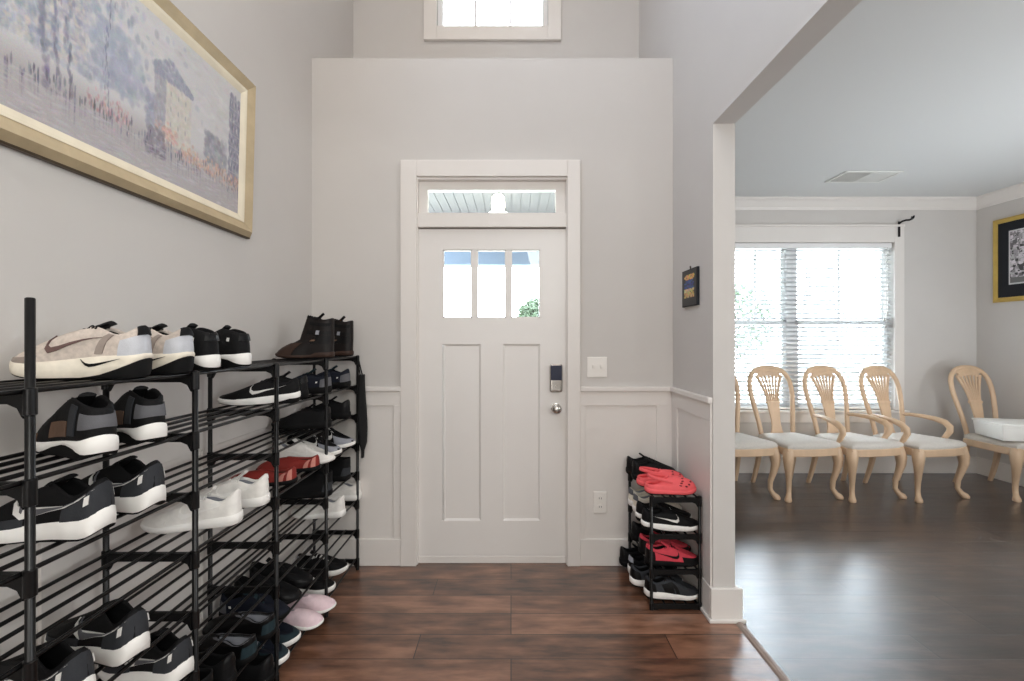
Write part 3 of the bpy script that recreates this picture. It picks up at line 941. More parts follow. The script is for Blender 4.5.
RUN = dict(L=0.305, W=0.053, sole=((0, .044), (.3, .040), (.6, .031), (1, .024)), spring=.018)
ARCH = ((0, .10), (.06, .25), (.18, .62), (.34, .80), (.5, .62), (.62, .22), (1, .18))
kinds = {
    'beige': dict(last=Last(L=0.290, W=0.054, sole=((0, .058), (.3, .054), (.6, .044), (1, .032)), spring=.018, zo=((0, .126), (.22, .104), (.5, .122), (.7, .118), (1, .080)), tg=.55), c=cols('beige', 'offw', lining='black', laces='blacklace', tongue='black'), arch=((0, .78), (.07, .62), (.18, .38), (.30, .16), (.42, .06), (.75, .10), (1, .18)),
                  extras=[('side_mark', lambda l: swoosh(l, dx=.12, sc=.78, th=.8), C['mauve'], 'dark curved tick mark'),
                          ('toe_guard', lambda l: patch(l, .72, 1, 0, lambda t: .16, wrap='toe'), C['beigedk'], None),
                          ('heel_counter', lambda l: patch(l, 0, .16, .0, .55, wrap='heel'), C['pale'], None), ('heel_loop', lambda l: patch(l, 0, .035, .55, 1.0, wrap='heel', nu=4, off=.005), C['black'], 'black heel loop'),
                          ('side_overlay', lambda l: patch(l, .27, .33, .10, .95, off=.0022, nu=3), C['beigedk'], None),
                          ('sole_mark', lambda l: sole_tick(l), C['gum'], 'black curved tick mark on the sole')]),
    'trainer': dict(last=Last(L=.285, W=.05, sole=((0, .046), (.3, .042), (.6, .03), (1, .024)), zo=((0, .112), (.2, .124), (.45, .130), (.7, .105), (1, .062)), tg=.5), c=cols('black', 'foam', laces='blacklace'), arch=ARCH,
                    extras=[('eyelet_dot', lambda l: patch(l, .17, .20, .42, .56, nu=3, nv=2, off=.003), C['lace'], 'small white dot'),
                            ('heel_loop', lambda l: patch(l, 0, .05, .5, 1.0, wrap='heel', off=.004), C['blacklea'], None)]),
    'boot': dict(last=Last(L=.285, W=.05, sole=((0, .032), (.3, .030), (.36, .020), (1, .018)), open_x=(.0, .46), open_w=.044, zo=((0, .205), (.3, .196), (1, .215)), pw=(1.3, .7),
                           mid=((-.005, .60), .043, ((0, .09), (.5, .095), (1, .088)))), c=cols('dkbrown', 'brown', laces='blacklace', lining='black', tongue='black'), laces=6,
                 extras=[('toe_cap', lambda l: patch(l, .70, 1, 0, .36, wrap='toe'), C['brown'], 'brown leather toe cap'),
                         ('ankle_panel', lambda l: patch(l, .08, .5, .30, .62), C['blacklea'], None), ('buckle', lambda l: patch(l, .45, .55, .40, .47, nu=4, off=.005), C['tan'], 'tan leather tab'), ('shaft_strap', lambda l: patch(l, .08, .80, .64, .72, off=.004, nu=10, nv=2), C['blacklea'], None), ('shaft_strap', lambda l: patch(l, .08, .80, .84, .92, off=.004, nu=10, nv=2), C['black'], None), ('strap_buckle', lambda l: patch(l, .40, .50, .63, .73, off=.007, nu=3, nv=2), C['silver'], 'small metal buckle')]),
    'blackboot': dict(last=Last(L=.28, W=.05, sole=((0, .032), (.3, .030), (.36, .020), (1, .018)), open_x=(.0, .44), open_w=.044, zo=((0, .125), (.3, .118), (1, .130)), pw=(1.3, .7),
                                mid=((-.005, .60), .043, ((0, .078), (.5, .08), (1, .074)))), c=cols('black', 'gum', laces='blacklace', lining='black'), laces=5,
                      extras=[('heel_panel', lambda l: patch(l, 0, .14, .0, .4, wrap='heel'), C['grey'], None)]),
    'court': dict(last=Last(L=.29, W=.051, zo=((0, .112), (.2, .128), (.45, .134), (.7, .105), (1, .062)), tg=.4, heel_up=.012, sole=((0, .046), (.3, .040), (.6, .030), (1, .022))), c=cols('black', 'foam', laces='blacklace', tongue='black'), arch=ARCH,
                  extras=[('heel_panel', lambda l: patch(l, 0, .11, .22, .62, wrap='heel'), C['mid'], 'grey heel band'),
                          ('quarter_panel', lambda l: patch(l, .3, .52, .08, .34), C['tan'], 'tan side patch'),
                          ('side_strap', lambda l: patch(l, .16, .26, .1, .8, off=.003), C['grey'], 'grey side strap'),
                          ('toe_guard', lambda l: patch(l, .74, 1, 0, .2, wrap='toe'), C['tan'], None)]),
    'runner': dict(last=Last(L=.30, W=.053, zo=((0, .128), (.22, .096), (.5, .122), (.7, .108), (1, .062)), tg=.5, sole=((0, .050), (.3, .044), (.6, .034), (1, .024)), spring=.02, heel_up=.020), c=cols('black', 'foam', laces='blacklace', tongue='black'), arch=((0, .10), (.3, .16), (.5, .12), (1, .2)),
                   extras=[('heel_panel', lambda l: patch(l, 0, .24, 0, lambda t: .80 - 1.7 * t, wrap='heel', nu=10), C['grey'], 'dark grey heel panel'),
                           ('reflector', lambda l: patch(l, .055, .085, .30, .55, nu=3, off=.0045), C['lace'], 'short white reflective bar'),
                           ('side_mark', lambda l: swoosh(l, dx=-.08, sc=1.15, th=1.35), C['lace'], 'white edged curved tick mark'),
                           ('side_mark_fill', lambda l: swoosh(l, off=.0045, dx=-.08, sc=.95, th=1.0), C['mid'], 'grey tick fill'),
                           ('mudguard', lambda l: patch(l, .5, .95, 0, .16), C['grey'], None)]),
    'whites': dict(last=Last(L=.292, W=.051, zo=((0, .112), (.24, .082), (.5, .094), (.7, .093), (1, .058))), c=cols('white', 'foam', outsole='foam', lining='silver', laces='lace', tongue='white'), arch=((0, .2), (1, .2)),
                   extras=[('side_mark', lambda l: swoosh(l, off=.0024), C['foam'], None), ('heel_tab', lambda l: patch(l, 0, .07, .62, 1.0, wrap='heel'), C['white'], None), ('toe_guard', lambda l: patch(l, .72, 1, 0, .22, wrap='toe'), C['white'], None)]),
    'red': dict(last=Last(L=.28, W=.049, sole=((0, .022), (.3, .018), (1, .014)), spring=.008, open_x=(.03, .54), open_w=.036, zo=((0, .068), (.25, .052), (.6, .055), (1, .064))), c=cols('red', 'gum', laces='blacklace', lining='brown'), tongue=False, laces=0,
                extras=[('vamp_strap', lambda l: patch(l, .5, .70, .25, .92, off=.003), C['red'], None), ('heel_stripe', lambda l: patch(l, .05, .12, .05, .95, off=.003, nu=4), C['pinkish'], 'faded pink stripe'),
                        ('heel_stripe', lambda l: patch(l, .17, .24, .05, .95, off=.003, nu=4), C['pinkish'], 'faded pink stripe')]),
    'swoosh': dict(last=Last(L=.305, W=.051, sole=((0, .046), (.3, .038), (.6, .030), (1, .024)), spring=.012), c=cols('black', 'foam', laces='blacklace'), arch=((0, .45), (.12, .5), (.24, .28), (.4, .10), (1, .14)),
                   extras=[('side_mark', lambda l: swoosh(l, dx=.03, sc=.95), C['lace'], 'white curved tick mark'), ('toe_guard', lambda l: patch(l, .76, 1, 0, .26, wrap='toe'), C['blacklea'], None)]),
    'blacks': dict(last=Last(L=.288, W=.051), c=cols('black', 'gum', laces='blacklace'),
                   extras=[('heel_tab', lambda l: patch(l, 0, .08, .4, 1.0, wrap='heel'), C['blacklea'], None), ('toe_guard', lambda l: patch(l, .72, 1, 0, .25, wrap='toe'), C['blacklea'], None)]),
    'loafer': dict(last=Last(L=.28, W=.05, sole=((0, .026), (.3, .022), (1, .016)), open_x=(.02, .5), open_w=.038, zo=((0, .085), (.25, .068), (.6, .074), (1, .078))), c=cols('blacklea', 'gum', lining='silver'), tongue=False, laces=0,
                   extras=[('collar_binding', lambda l: patch(l, 0, .98, .93, 1.0, off=.002, nu=18, nv=2), C['mid'], 'pale grey collar binding'), ('heel_panel', lambda l: patch(l, 0, .1, 0, .5, wrap='heel'), C['teal'], None)]),
    'navy': dict(last=Last(L=.285, W=.05), c=cols('navy', 'gum', laces='blacklace', tongue='teal'), extras=[('eyelet_dot', lambda l: patch(l, .2, .23, .3, .42, nu=3, nv=2, off=.003), C['lace'], 'small white dot'), ('heel_panel', lambda l: patch(l, 0, .15, 0, .5, wrap='heel'), C['mid'], None)]),
    'pink': dict(last=Last(L=.25, W=.046, sole=((0, .028), (.5, .022), (1, .018)), open_x=(.03, .5), open_w=.034, zo=((0, .085), (.25, .062), (.6, .066), (1, .07))), c=cols('pink', 'foam', outsole='gum', lining='silver'), tongue=False, laces=0,
                 extras=[('toe_guard', lambda l: patch(l, .78, 1, 0, .2, wrap='toe'), C['pink'], None), ('heel_tab', lambda l: patch(l, 0, .06, .5, 1.0, wrap='heel'), C['silver'], None)]),
    'whitesole': dict(last=Last(L=.285, W=.051, sole=((0, .046), (.3, .040), (.6, .034), (1, .030))), c=cols('black', 'foam', outsole='foam', laces='lace', tongue='blacklea'), extras=[('heel_tab', lambda l: patch(l, 0, .08, .4, 1.0, wrap='heel'), C['silver'], None)]),
    'hiblack': dict(last=Last(L=.285, W=.051, zo=((0, .135), (.25, .125), (.55, .14), (.7, .115), (1, .064)), sole=((0, .040), (.5, .032), (1, .028))), c=cols('black', 'foam', laces='lace', tongue='black'),
                    extras=[('side_mark', lambda l: swoosh(l, dx=.02), C['lace'], 'white curved tick mark'), ('toe_guard', lambda l: patch(l, .66, 1, 0, .4, wrap='toe'), C['silver'], 'pale grey toe')]),
    'tealgrey': dict(last=Last(L=.285, W=.051, sole=((0, .040), (.5, .032), (1, .030))), c=cols('navy', 'foam', laces='silver', tongue='teal'), extras=[('toe_guard', lambda l: patch(l, .72, 1, 0, .45, wrap='toe'), C['teal'], 'dark teal toe'), ('side_panel', lambda l: patch(l, .3, .6, .1, .6), C['silver'], 'silver side panel')]),
    'clog': dict(last=Last(L=.265, W=.056, sole=((0, .032), (.4, .024), (1, .026)), spring=.012, open_x=(.02, .50), open_w=.044, zo=((0, .048), (.3, .050), (.65, .062), (1, .088)), pw=(1.9, .55)), c=cols('coral', 'coral', outsole='gum', lining='coral'), tongue=False, laces=0, clog=True),
    'rose': dict(last=Last(L=.285, W=.052, sole=((0, .030), (.5, .026), (1, .022)), zo=((0, .10), (.25, .078), (.55, .088), (.7, .09), (1, .055))), c=cols('rose', 'gum', laces='blacklace', lining='black', tongue='rose'),
                 extras=[('toe_guard', lambda l: patch(l, .66, 1, 0, .28, wrap='toe'), C['blacklea'], 'black toe guard'), ('side_mark', lambda l: swoosh(l), C['blacklea'], None), ('heel_panel', lambda l: patch(l, 0, .16, 0, .6, wrap='heel'), C['blacklea'], None)]),
    'greyrun': dict(last=Last(L=.29, W=.053, sole=((0, .046), (.3, .040), (.6, .030), (1, .022))), c=cols('grey', 'foam', laces='blacklace', lining='black', tongue='black'), arch=((0, .3), (.3, .15), (1, .2)),
                    extras=[('heel_panel', lambda l: patch(l, 0, .18, 0, .7, wrap='heel'), C['blacklea'], None), ('side_panel', lambda l: patch(l, .34, .6, .05, .75), C['blacklea'], None)]),
    'beigelow': dict(last=Last(L=.28, W=.05), c=cols('offw', 'foam', outsole='foam', laces='lace', lining='silver'), extras=[('heel_tab', lambda l: patch(l, 0, .08, .4, 1.0, wrap='heel'), C['mid'], None)]),
}


def sole_tick(last, sides=(1, -1)):
    if len(sides) > 1:
        return [sole_tick(last, (sg,)) for sg in sides]
    m = MB()
    for sg in sides:
        rings = []
        for (x, v, w) in SWOOSH:
            x2 = 0.27 + (x - 0.4) * 0.55
            z0 = last.zb(x2) + 0.040 + (v - .45) * 0.036
            y = last.outline(x2, sg, 1.06)[1]
            h = w * 0.036 * 1.5
            rings.append([(x2 * last.L, y + sg * 0.0015, z0 - h / 2), (x2 * last.L, y + sg * 0.0015, z0 + h / 2), (x2 * last.L, y - sg * 0.004, z0 + h / 2), (x2 * last.L, y - sg * 0.004, z0 - h / 2)])
        m.loft(rings)
    return m


NAMES = dict(boot='ankle_boot', blackboot='ankle_boot', clog='clog', loafer='slip_on_shoe', red='slip_on_shoe', pink='slip_on_shoe')
CATS = dict(boot='boot', blackboot='boot', clog='clog')
protos = {}


def make_shoe(kind, x, y, z, rz, label, group=None, flip=False, pitch=0.0):
    if kind not in protos:
        kd = kinds[kind]
        root = thing(NAMES.get(kind, 'sneaker'), label, CATS.get(kind, 'shoe'))
        shoe_mesh(root, kd['last'], kd['c'], kd.get('arch'), kd.get('tongue', True), kd.get('laces', 5), kd.get('extras', ()))
        if kd.get('clog'):
            l = kd['last']
            m = MB()
            for (t, vs) in ((.80, (.30, .55)), (.88, (.35, .62)), (.96, (.42, .70)), (.72, (.42,))):
                for sg in (1, -1):
                    for v in vs:
                        cpt = l.S(t, sg, v, .001); a = (l.S(t + .02, sg, v, .001) - cpt).normalized(); b_ = (l.S(t, sg, min(1, v + .05), .001) - cpt).normalized()
                        ring = [cpt + a * (.0055 * math.cos(2 * PI * k / 10)) + b_ * (.0055 * math.sin(2 * PI * k / 10)) for k in range(10)]
                        ring2 = [p + a.cross(b_).normalized() * 0.001 * (1 if a.cross(b_).z > 0 else -1) for p in ring]
                        m.loft([ring, ring2])
            m.build('vent_holes', C['hole'], root)['label'] = 'small round vent holes'
            m = MB()
            pts = []
            for k in range(17):
                a = PI * k / 16
                pts.append((0.13 - 0.115 * math.sin(a), 0.047 * math.cos(a), 0.070 + 0.022 * math.sin(a)))
            m.tube(pts, 0.009, 8, asp=0.35)
            m.build('heel_strap', C['coral'], root, smooth=True)
        protos[kind] = root
        o = root
    else:
        o = copy_tree(protos[kind])
    o.location = (x, y, z)
    o.rotation_euler = (0, pitch, rz)
    o.scale = (1, -1 if flip else 1, 1)
    tag(o, label, CATS.get(kind, 'shoe'))
    if group: o['group'] = group
    elif 'group' in o: del o['group']
    return o


def on_rack(kind, tier, px_heel, theta, label, xh=-0.915, flip=False, group=None, dz=0.0, pitch=0.0):
    y = F * (-xh) / (511 - px_heel)
    return make_shoe(kind, xh, y, TIERS[tier] + 0.0008 + dz, PI - math.radians(theta), label, group, flip, pitch)


R = on_rack
G = 'shoes on the long black rack'
# top shelf
R('beige', 0, 149, -9, 'beige running shoe with black tick on its sole, nearest on top of the long rack', group=G)
R('beige', 0, 190, 2, 'second beige running shoe, tucked behind its mate on top of the long rack', flip=True, group=G)
R('trainer', 0, 216, 10, 'black white-soled trainer just past the beige running shoes on top of the long rack', group=G)
R('trainer', 0, 248, 8, 'black white-soled trainer standing farthest from the beige shoes on top of the long rack', flip=True, group=G)
R('boot', 0, 334, -6, 'dark brown lace-up ankle boot showing its toe on top of the long rack', group=G)
R('boot', 0, 353, 2, 'dark ankle boot behind the brown-toed one, topmost by the front door', flip=True, group=G)
# second shelf
R('court', 1, 104, 29, 'black grey and tan basketball shoe nearest on the second shelf of the long rack', group=G)
R('court', 1, 156, 28, 'black and silver basketball shoe behind its mate on the second shelf', flip=True, group=G)
R('swoosh', 1, 300, -19, 'black sneaker with white tick and white sole on the second shelf of the long rack', group=G)
R('blacks', 1, 308, -8, 'black sneaker hidden behind the white-ticked one on the second shelf', group=G, xh=-0.94)
R('navy', 1, 331, 0, 'dark navy sneaker with a white dot on the second shelf near the door', group=G)
R('navy', 1, 350, 4, 'dark navy sneaker at the far end of the second shelf', flip=True, group=G)
# third shelf
R('runner', 2, 109, 0, 'black running shoe with grey heel nearest on the third shelf of the long rack', group=G)
R('runner', 2, 159, 8, 'black running shoe with grey heel farther along the third shelf', flip=True, group=G)
R('blacks', 2, 331, -4, 'plain black sneaker on the third shelf below the navy shoes', group=G)
R('blacks', 2, 350, 2, 'plain black sneaker ending the third shelf by the hanging cloth bag', flip=True, group=G)
# fourth shelf
R('whites', 3, 242, -13, 'white leather sneaker nearer of the pair on the fourth shelf of the long rack', group=G)
R('whites', 3, 269, -8, 'white leather sneaker behind its mate, beside the red shoe', flip=True, group=G)
R('red', 3, 297, -12, 'brick red low shoe next to the white sneakers on the fourth shelf', group=G, xh=-0.93)
R('red', 3, 320, -10, 'brick red low shoe with faded pink heel stripes on the fourth shelf', flip=True, group=G)
R('hiblack', 3, 287, 178, 'black high sneaker with pale toe turned to the room on the fourth shelf', group=G, xh=-1.19)
R('hiblack', 3, 304, 176, 'black high sneaker with trailing white laces, last on the fourth shelf', flip=True, group=G, xh=-1.185)
# fifth shelf
R('runner', 4, 84, 12, 'black running shoe with grey heel nearest on the fifth shelf of the long rack', group=G)
R('runner', 4, 140, 16, 'black running shoe with white bar on its grey heel, farther on the fifth shelf', flip=True, group=G)
R('blackboot', 4, 332, -4, 'plain black ankle boot under the red shoes on the fifth shelf', group=G)
R('blackboot', 4, 350, 2, 'plain black ankle boot at the far end of the fifth shelf', flip=True, group=G)
# sixth shelf
R('runner', 5, 187, 14, 'black running shoe with round grey heel nearest on the sixth shelf of the long rack', group=G)
R('whites', 5, 345, 0, 'white sneaker showing its heel on the sixth shelf near the door', group=G)
R('whites', 5, 361, 2, 'white sneaker showing its heel, last on the sixth shelf', flip=True, group=G)
# seventh shelf
R('blackboot', 6, 210, 4, 'dark ankle boot nearest on the seventh shelf of the long rack', group=G)
R('blacks', 6, 234, 3, 'plain dark sneaker beside the ankle boot on the seventh shelf', group=G)
R('loafer', 6, 255, 6, 'black slip-on shoe with pale collar, nearer of two on the seventh shelf', group=G)
R('loafer', 6, 274, 4, 'black slip-on shoe with pale collar, farther of two on the seventh shelf', flip=True, group=G)
# bottom shelf
R('navy', 7, 226, 4, 'dark navy shoe nearest on the bottom shelf of the long rack', group=G)
R('navy', 7, 250, 2, 'dark navy shoe second on the bottom shelf of the long rack', flip=True, group=G)
R('blacks', 7, 273, 0, 'plain dark sneaker third on the bottom shelf of the long rack', flip=True, group=G)


def toe_out(kind, yh, label, flip=False, ang=0.0, xtoe=-0.885, tier=7):
    L = kinds[kind]['last'].L
    return make_shoe(kind, xtoe - L * math.cos(ang), yh, TIERS[tier] + 0.0008, ang, label, G, flip)


toe_out('tealgrey', 1.872, 'dark laced sneaker with teal toe facing the room on the bottom shelf', ang=-0.06, xtoe=-0.91)
toe_out('tealgrey', 1.988, 'dark laced sneaker between the teal-toed shoe and the pink pair', flip=True, ang=-0.03, xtoe=-0.92)
toe_out('pink', 2.11, 'pale pink shoe nearer of the pair on the bottom shelf of the long rack', ang=-0.05, xtoe=-0.868)
toe_out('pink', 2.23, 'pale pink shoe farther of the pair on the bottom shelf of the long rack', flip=True, ang=0.0, xtoe=-0.860)
toe_out('whitesole', 2.38, 'black sneaker with thick white sole just past the pink pair', ang=0.03, xtoe=-0.925)
toe_out('whitesole', 2.58, 'black sneaker with thick white sole last on the bottom shelf', flip=True, ang=0.05, xtoe=-0.93)

make_shoe('whites', -1.185, 2.295, TIERS[3] + 0.0008, 0.03, 'white sneaker half hidden behind the red shoes on the fourth shelf', G)

toe_out('navy', 1.885, 'dark navy sneaker with toe facing the room on the seventh shelf, above the teal-toed shoe', ang=-0.04, xtoe=-0.915, tier=6)
toe_out('blacks', 2.0, 'black laced sneaker with toe facing the room on the seventh shelf, above the pink pair', flip=True, xtoe=-0.925, tier=6)
toe_out('blacks', 2.125, 'black laced sneaker on the seventh shelf, last of three with toes facing the room', xtoe=-0.93, tier=6)

# small rack
G2 = 'shoes on the small black rack'


def on_small(kind, tier, y, label, xh=0.708, ang=0.0, flip=False):
    return make_shoe(kind, xh, y, STIERS[tier] + 0.0008, ang, label, G2, flip)


on_small('clog', 0, 2.405, 'coral foam clog nearest on top of the small rack', ang=-0.02)
on_small('clog', 0, 2.525, 'coral foam clog behind its mate on top of the small rack', flip=True, ang=0.03, xh=0.70)
on_small('blacks', 0, 2.635, 'black shoe behind the coral clogs on top of the small rack', xh=0.70)
on_small('blacks', 0, 2.742, 'black shoe farthest back on top of the small rack', xh=0.695, flip=True)
on_small('swoosh', 1, 2.405, 'black sneaker with white tick on the second shelf of the small rack', xh=0.69)
on_small('swoosh', 1, 2.515, 'black sneaker with white tick behind its mate on the small rack', flip=True, xh=0.69)
on_small('beigelow', 1, 2.64, 'cream sneaker toward the door on the second shelf of the small rack')
on_small('beigelow', 1, 2.745, 'cream sneaker farthest back on the second shelf of the small rack', flip=True)
on_small('rose', 2, 2.405, 'rose red shoe with black sole nearest on the third shelf of the small rack', ang=-0.03)
on_small('rose', 2, 2.525, 'rose red shoe with black sole behind its mate on the small rack', flip=True)
on_small('blacks', 2, 2.68, 'black sneaker at the back of the third shelf of the small rack')
on_small('greyrun', 3, 2.405, 'dark grey running shoe with white sole nearest on the bottom of the small rack', xh=0.705)
on_small('greyrun', 3, 2.525, 'dark grey running shoe with white sole second on the bottom of the small rack', flip=True, xh=0.66)
on_small('whitesole', 3, 2.64, 'black shoe with white sole third on the bottom of the small rack', xh=0.68)
on_small('blacks', 3, 2.745, 'black shoe sticking out farthest back at the bottom of the small rack', xh=0.655, flip=True)

# hanging cloth bag at the far end of the long rack
bag = thing('cloth_bag', 'black cloth bag hanging at the door end of the long shoe rack', 'bag', (-0.895, 2.742, 0.66))
rings = []
for q in np.linspace(0, 1, 12):
    z = 0.52 - 0.50 * (1 - q)
    wx = 0.016 + 0.006 * math.sin(PI * q) ; wy = 0.035 + 0.016 * math.sin(PI * min(1, q * 1.1))
    if q < 0.12: wx *= 0.5; wy *= 0.45
    ring = []
    for k in range(16):
        a = 2 * PI * k / 16
        fold = 1 + 0.10 * math.sin(3 * a + 4 * q)
        ring.append((wx * math.cos(a) * fold + 0.004 * math.sin(5 * q), wy * math.sin(a) * fold, z))
    rings.append(ring)
MB().loft(rings).build('pouch', M['blackfabric'], bag, smooth=True)
MB().tube([(-0.008, -0.015, 0.51), (-0.018, -0.008, 0.56), (-0.0345, 0.004, 0.634), (-0.0345, 0.016, 0.634), (-0.018, 0.018, 0.56), (-0.006, 0.02, 0.51)], 0.004, 6).build('strap', M['blackfabric'], bag, smooth=True)

# ------------------------------------------------------------------ chairs
def chair_proto(arms):
    t = thing('dining_armchair' if arms else 'dining_chair', 'x', 'chair')
    FW, BW, D = 0.54 if arms else 0.52, 0.40, 0.47       # front width, rear width, depth
    yf, yb = -D / 2, D / 2
    SH = 0.385
    def rail(inset, z, n=14):
        pts = []
        for k in range(n + 1):      # front edge, gently bowed
            u = k / n
            pts.append((-(FW / 2 - inset) + (FW - 2 * inset) * u, yf + inset - 0.028 * math.sin(PI * u), z))
        pts.append((BW / 2 - inset, yb - inset, z)); pts.append((-(BW / 2 - inset), yb - inset, z))
        return pts
    MB().loft([rail(0.0, SH), rail(0.0, SH + 0.062), rail(0.02, SH + 0.066)]).build('seat_frame', M['wood'], t, bevel=0.006)
    cr = [rail(0.012, SH + 0.060), rail(0.004, SH + 0.078), rail(0.008, SH + 0.098), rail(0.030, SH + 0.114), rail(0.075, SH + 0.122), rail(0.15, SH + 0.126)]
    tag(MB().loft(cr).build('seat', M['cushion'], t, smooth=True), 'pale upholstered seat')
    for sx in (-1, 1):      # cabriole front legs
        x0 = sx * (FW / 2 - 0.035); y0 = yf + 0.035
        o = Vector((sx * 0.7, -0.7, 0)).normalized()
        path = [(0.447, -0.002, .040), (0.41, 0.006, .045), (0.36, 0.018, .043), (0.30, 0.019, .035), (0.23, 0.006, .027), (0.15, -0.012, .0215), (0.08, -0.014, .019), (0.042, 0.004, .021), (0.020, 0.024, .028), (0.006, 0.030, .029), (0.0, 0.030, .023)]
        MB().tube([(x0 + o.x * d * 1.25, y0 + o.y * d * 1.25, z) for z, d, r in path], [r for z, d, r in path], 14, up=(1, 0, 0)).build('leg', M['wood'], t, smooth=True)
        xr = sx * (BW / 2 - 0.022)  # raked rear legs
        MB().loft([[(xr + sx * (0.02 * max(0, 1 - z / .42)) + ax * w, yb - 0.02 + 0.09 * max(0, (0.42 - z) / .42) ** 1.5 + ay * w, z) for ax, ay in ((-1, -1), (1, -1), (1, 1), (-1, 1))]
                   for z, w in ((0.44, .02), (.34, .020), (.2, .018), (.1, .017), (0.0, .015))]).build('leg', M['wood'], t, bevel=0.005)
    # balloon back: hoop
    def lean(z): return yb - 0.02 + 0.15 * max(0, (z - 0.42) / 0.70) ** 1.25
    half = [(0.165, .42), (0.168, .50), (0.180, .60), (0.200, .72), (0.219, .84), (0.224, .92), (0.215, .99), (0.190, 1.045), (0.150, 1.085), (0.10, 1.108), (0.05, 1.118), (0, 1.12)]
    hoop = [(-x, z) for x, z in half] + [(x, z) for x, z in half[::-1][1:]]
    MB().tube([(x, lean(z), z) for x, z in hoop], [0.0195] * len(hoop), 12, up=(0, 1, 0), asp=1.12).build('back_frame', M['wood'], t, smooth=True)
    # splat: carved crest, fan of spindles, band, vase panel
    def sheet(prof, th=0.016):      # prof: (z, halfwidth)
        m = MB()
        m.loft([[(sx * w, lean(z) + sy * th / 2, z) for sx, sy in ((-1, -1), (1, -1), (1, 1), (-1, 1))] for z, w in prof])
        return m
    sp = sheet([(0.445, .085), (0.47, .075), (0.52, .055), (0.57, .046), (0.62, .046), (0.70, .056), (0.775, .063)]).build('splat', M['wood'], t, bevel=0.003)
    sheet([(0.772, .066), (0.778, .07), (0.792, .07), (0.798, .066)], 0.026).build('band', M['wood'], sp, bevel=0.004)
    cres = [(1.058, .120), (1.064, .142), (1.08, .134), (1.095, .108), (1.108, .07)]
    m = sheet(cres, 0.022)
    for k in range(6):              # scalloped lower edge between the spindles
        u = (k - 2.5) / 3.0
        m.lathe([(0.0, -0.012), (0.020, -0.010), (0.020, 0.010), (0.0, 0.012)], (u * 0.118, lean(1.055), 1.058 - 0.022 * u * u), 'y', 14)
    m.build('crest', M['wood'], sp)
    for k in range(7):
        u = (k - 3) / 3.0
        zt_ = 1.066 - 0.026 * u * u
        pts = []
        for q in np.linspace(0, 1, 9):
            z = 0.795 + (zt_ - 0.795) * q
            pts.append((u * (0.056 + (0.132 - 0.056) * q ** 1.6), lean(z), z))
        r_ = 0.0115 if abs(u) == 1 else 0.0082
        MB().tube(pts, [r_ * (0.9 + 0.35 * q) for q in np.linspace(0, 1, 9)], 8, up=(0, 1, 0)).build('spindle', M['wood'], sp, smooth=True)
    if arms:
        for sx in (-1, 1):
            pts = [(sx * 0.187, lean(.66), .665), (sx * 0.205, lean(.66) - .06, .672), (sx * 0.226, lean(.66) - .16, .670), (sx * 0.241, lean(.66) - .25, .660), (sx * 0.249, lean(.66) - .325, .640), (sx * 0.247, lean(.66) - .368, .605), (sx * 0.242, lean(.66) - .372, .565), (sx * 0.237, lean(.66) - .345, .52), (sx * 0.234, lean(.66) - .318, .47), (sx * 0.233, lean(.66) - .305, .42)]
            MB().tube(pts, [.017, .017, .020, .024, .027, .027, .025, .022, .021, .021], 12).build('arm', M['wood'], t, smooth=True)
    return t


pc, pa = chair_proto(False), chair_proto(True)


def place(o, x, y, deg, label):
    o.location = (x, y, 0.0)
    o.rotation_euler = (0, 0, math.radians(deg))
    o['label'] = label
    o['group'] = 'fan-back chairs in the dining room'
    return o


place(pc, 2.05, 4.17, 6, 'washed oak chair mostly hidden by the wall end, only half its seat showing')
place(copy_tree(pc), 2.60, 4.17, 8, 'armless washed oak fan-back chair in front of the window blind')
place(pa, 3.145, 4.17, 10, 'washed oak fan-back armchair between the armless chair and the other armchair')
place(copy_tree(pa), 3.70, 4.17, 12, 'washed oak fan-back armchair at the right edge of the window, curved arm fully visible')
place(copy_tree(pc), 4.575, 4.17, 7, 'washed oak fan-back chair against the right wall holding a white box')

bx = thing('storage_box', 'white lidded card box lying on the chair seat by the right wall', 'box', (4.50, 4.065, 0.514), math.radians(-15))
m = MB()
m.loft([[(-.19, -.17, 0), (.19, -.17, 0), (.19, .17, 0), (-.19, .17, 0)], [(-.20, -.18, .125), (.20, -.18, .125), (.20, .18, .125), (-.20, .18, .125)]])
m.build('body', M['paper'], bx, bevel=0.006)
MB().loft([[(-.206, -.186, .126), (.206, -.186, .126), (.206, .186, .126), (-.206, .186, .126)], [(-.206, -.186, .142), (.206, -.186, .142), (.206, .186, .142), (-.206, .186, .142)],
           [(-.17, -.15, .150), (.17, -.15, .150), (.17, .15, .150), (-.17, .15, .150)]]).build('lid', M['paper'], bx, bevel=0.004)
MB().loft([[(x, -.188 - .008 * math.sin(9 * x), z) for z in (.03, .05, .075, .10)] + [(x, -.176, z) for z in (.10, .075, .05, .03)] for x in np.linspace(-.04, .19, 12)]).build('paper_wrap', M['cushion'], bx, smooth=True)

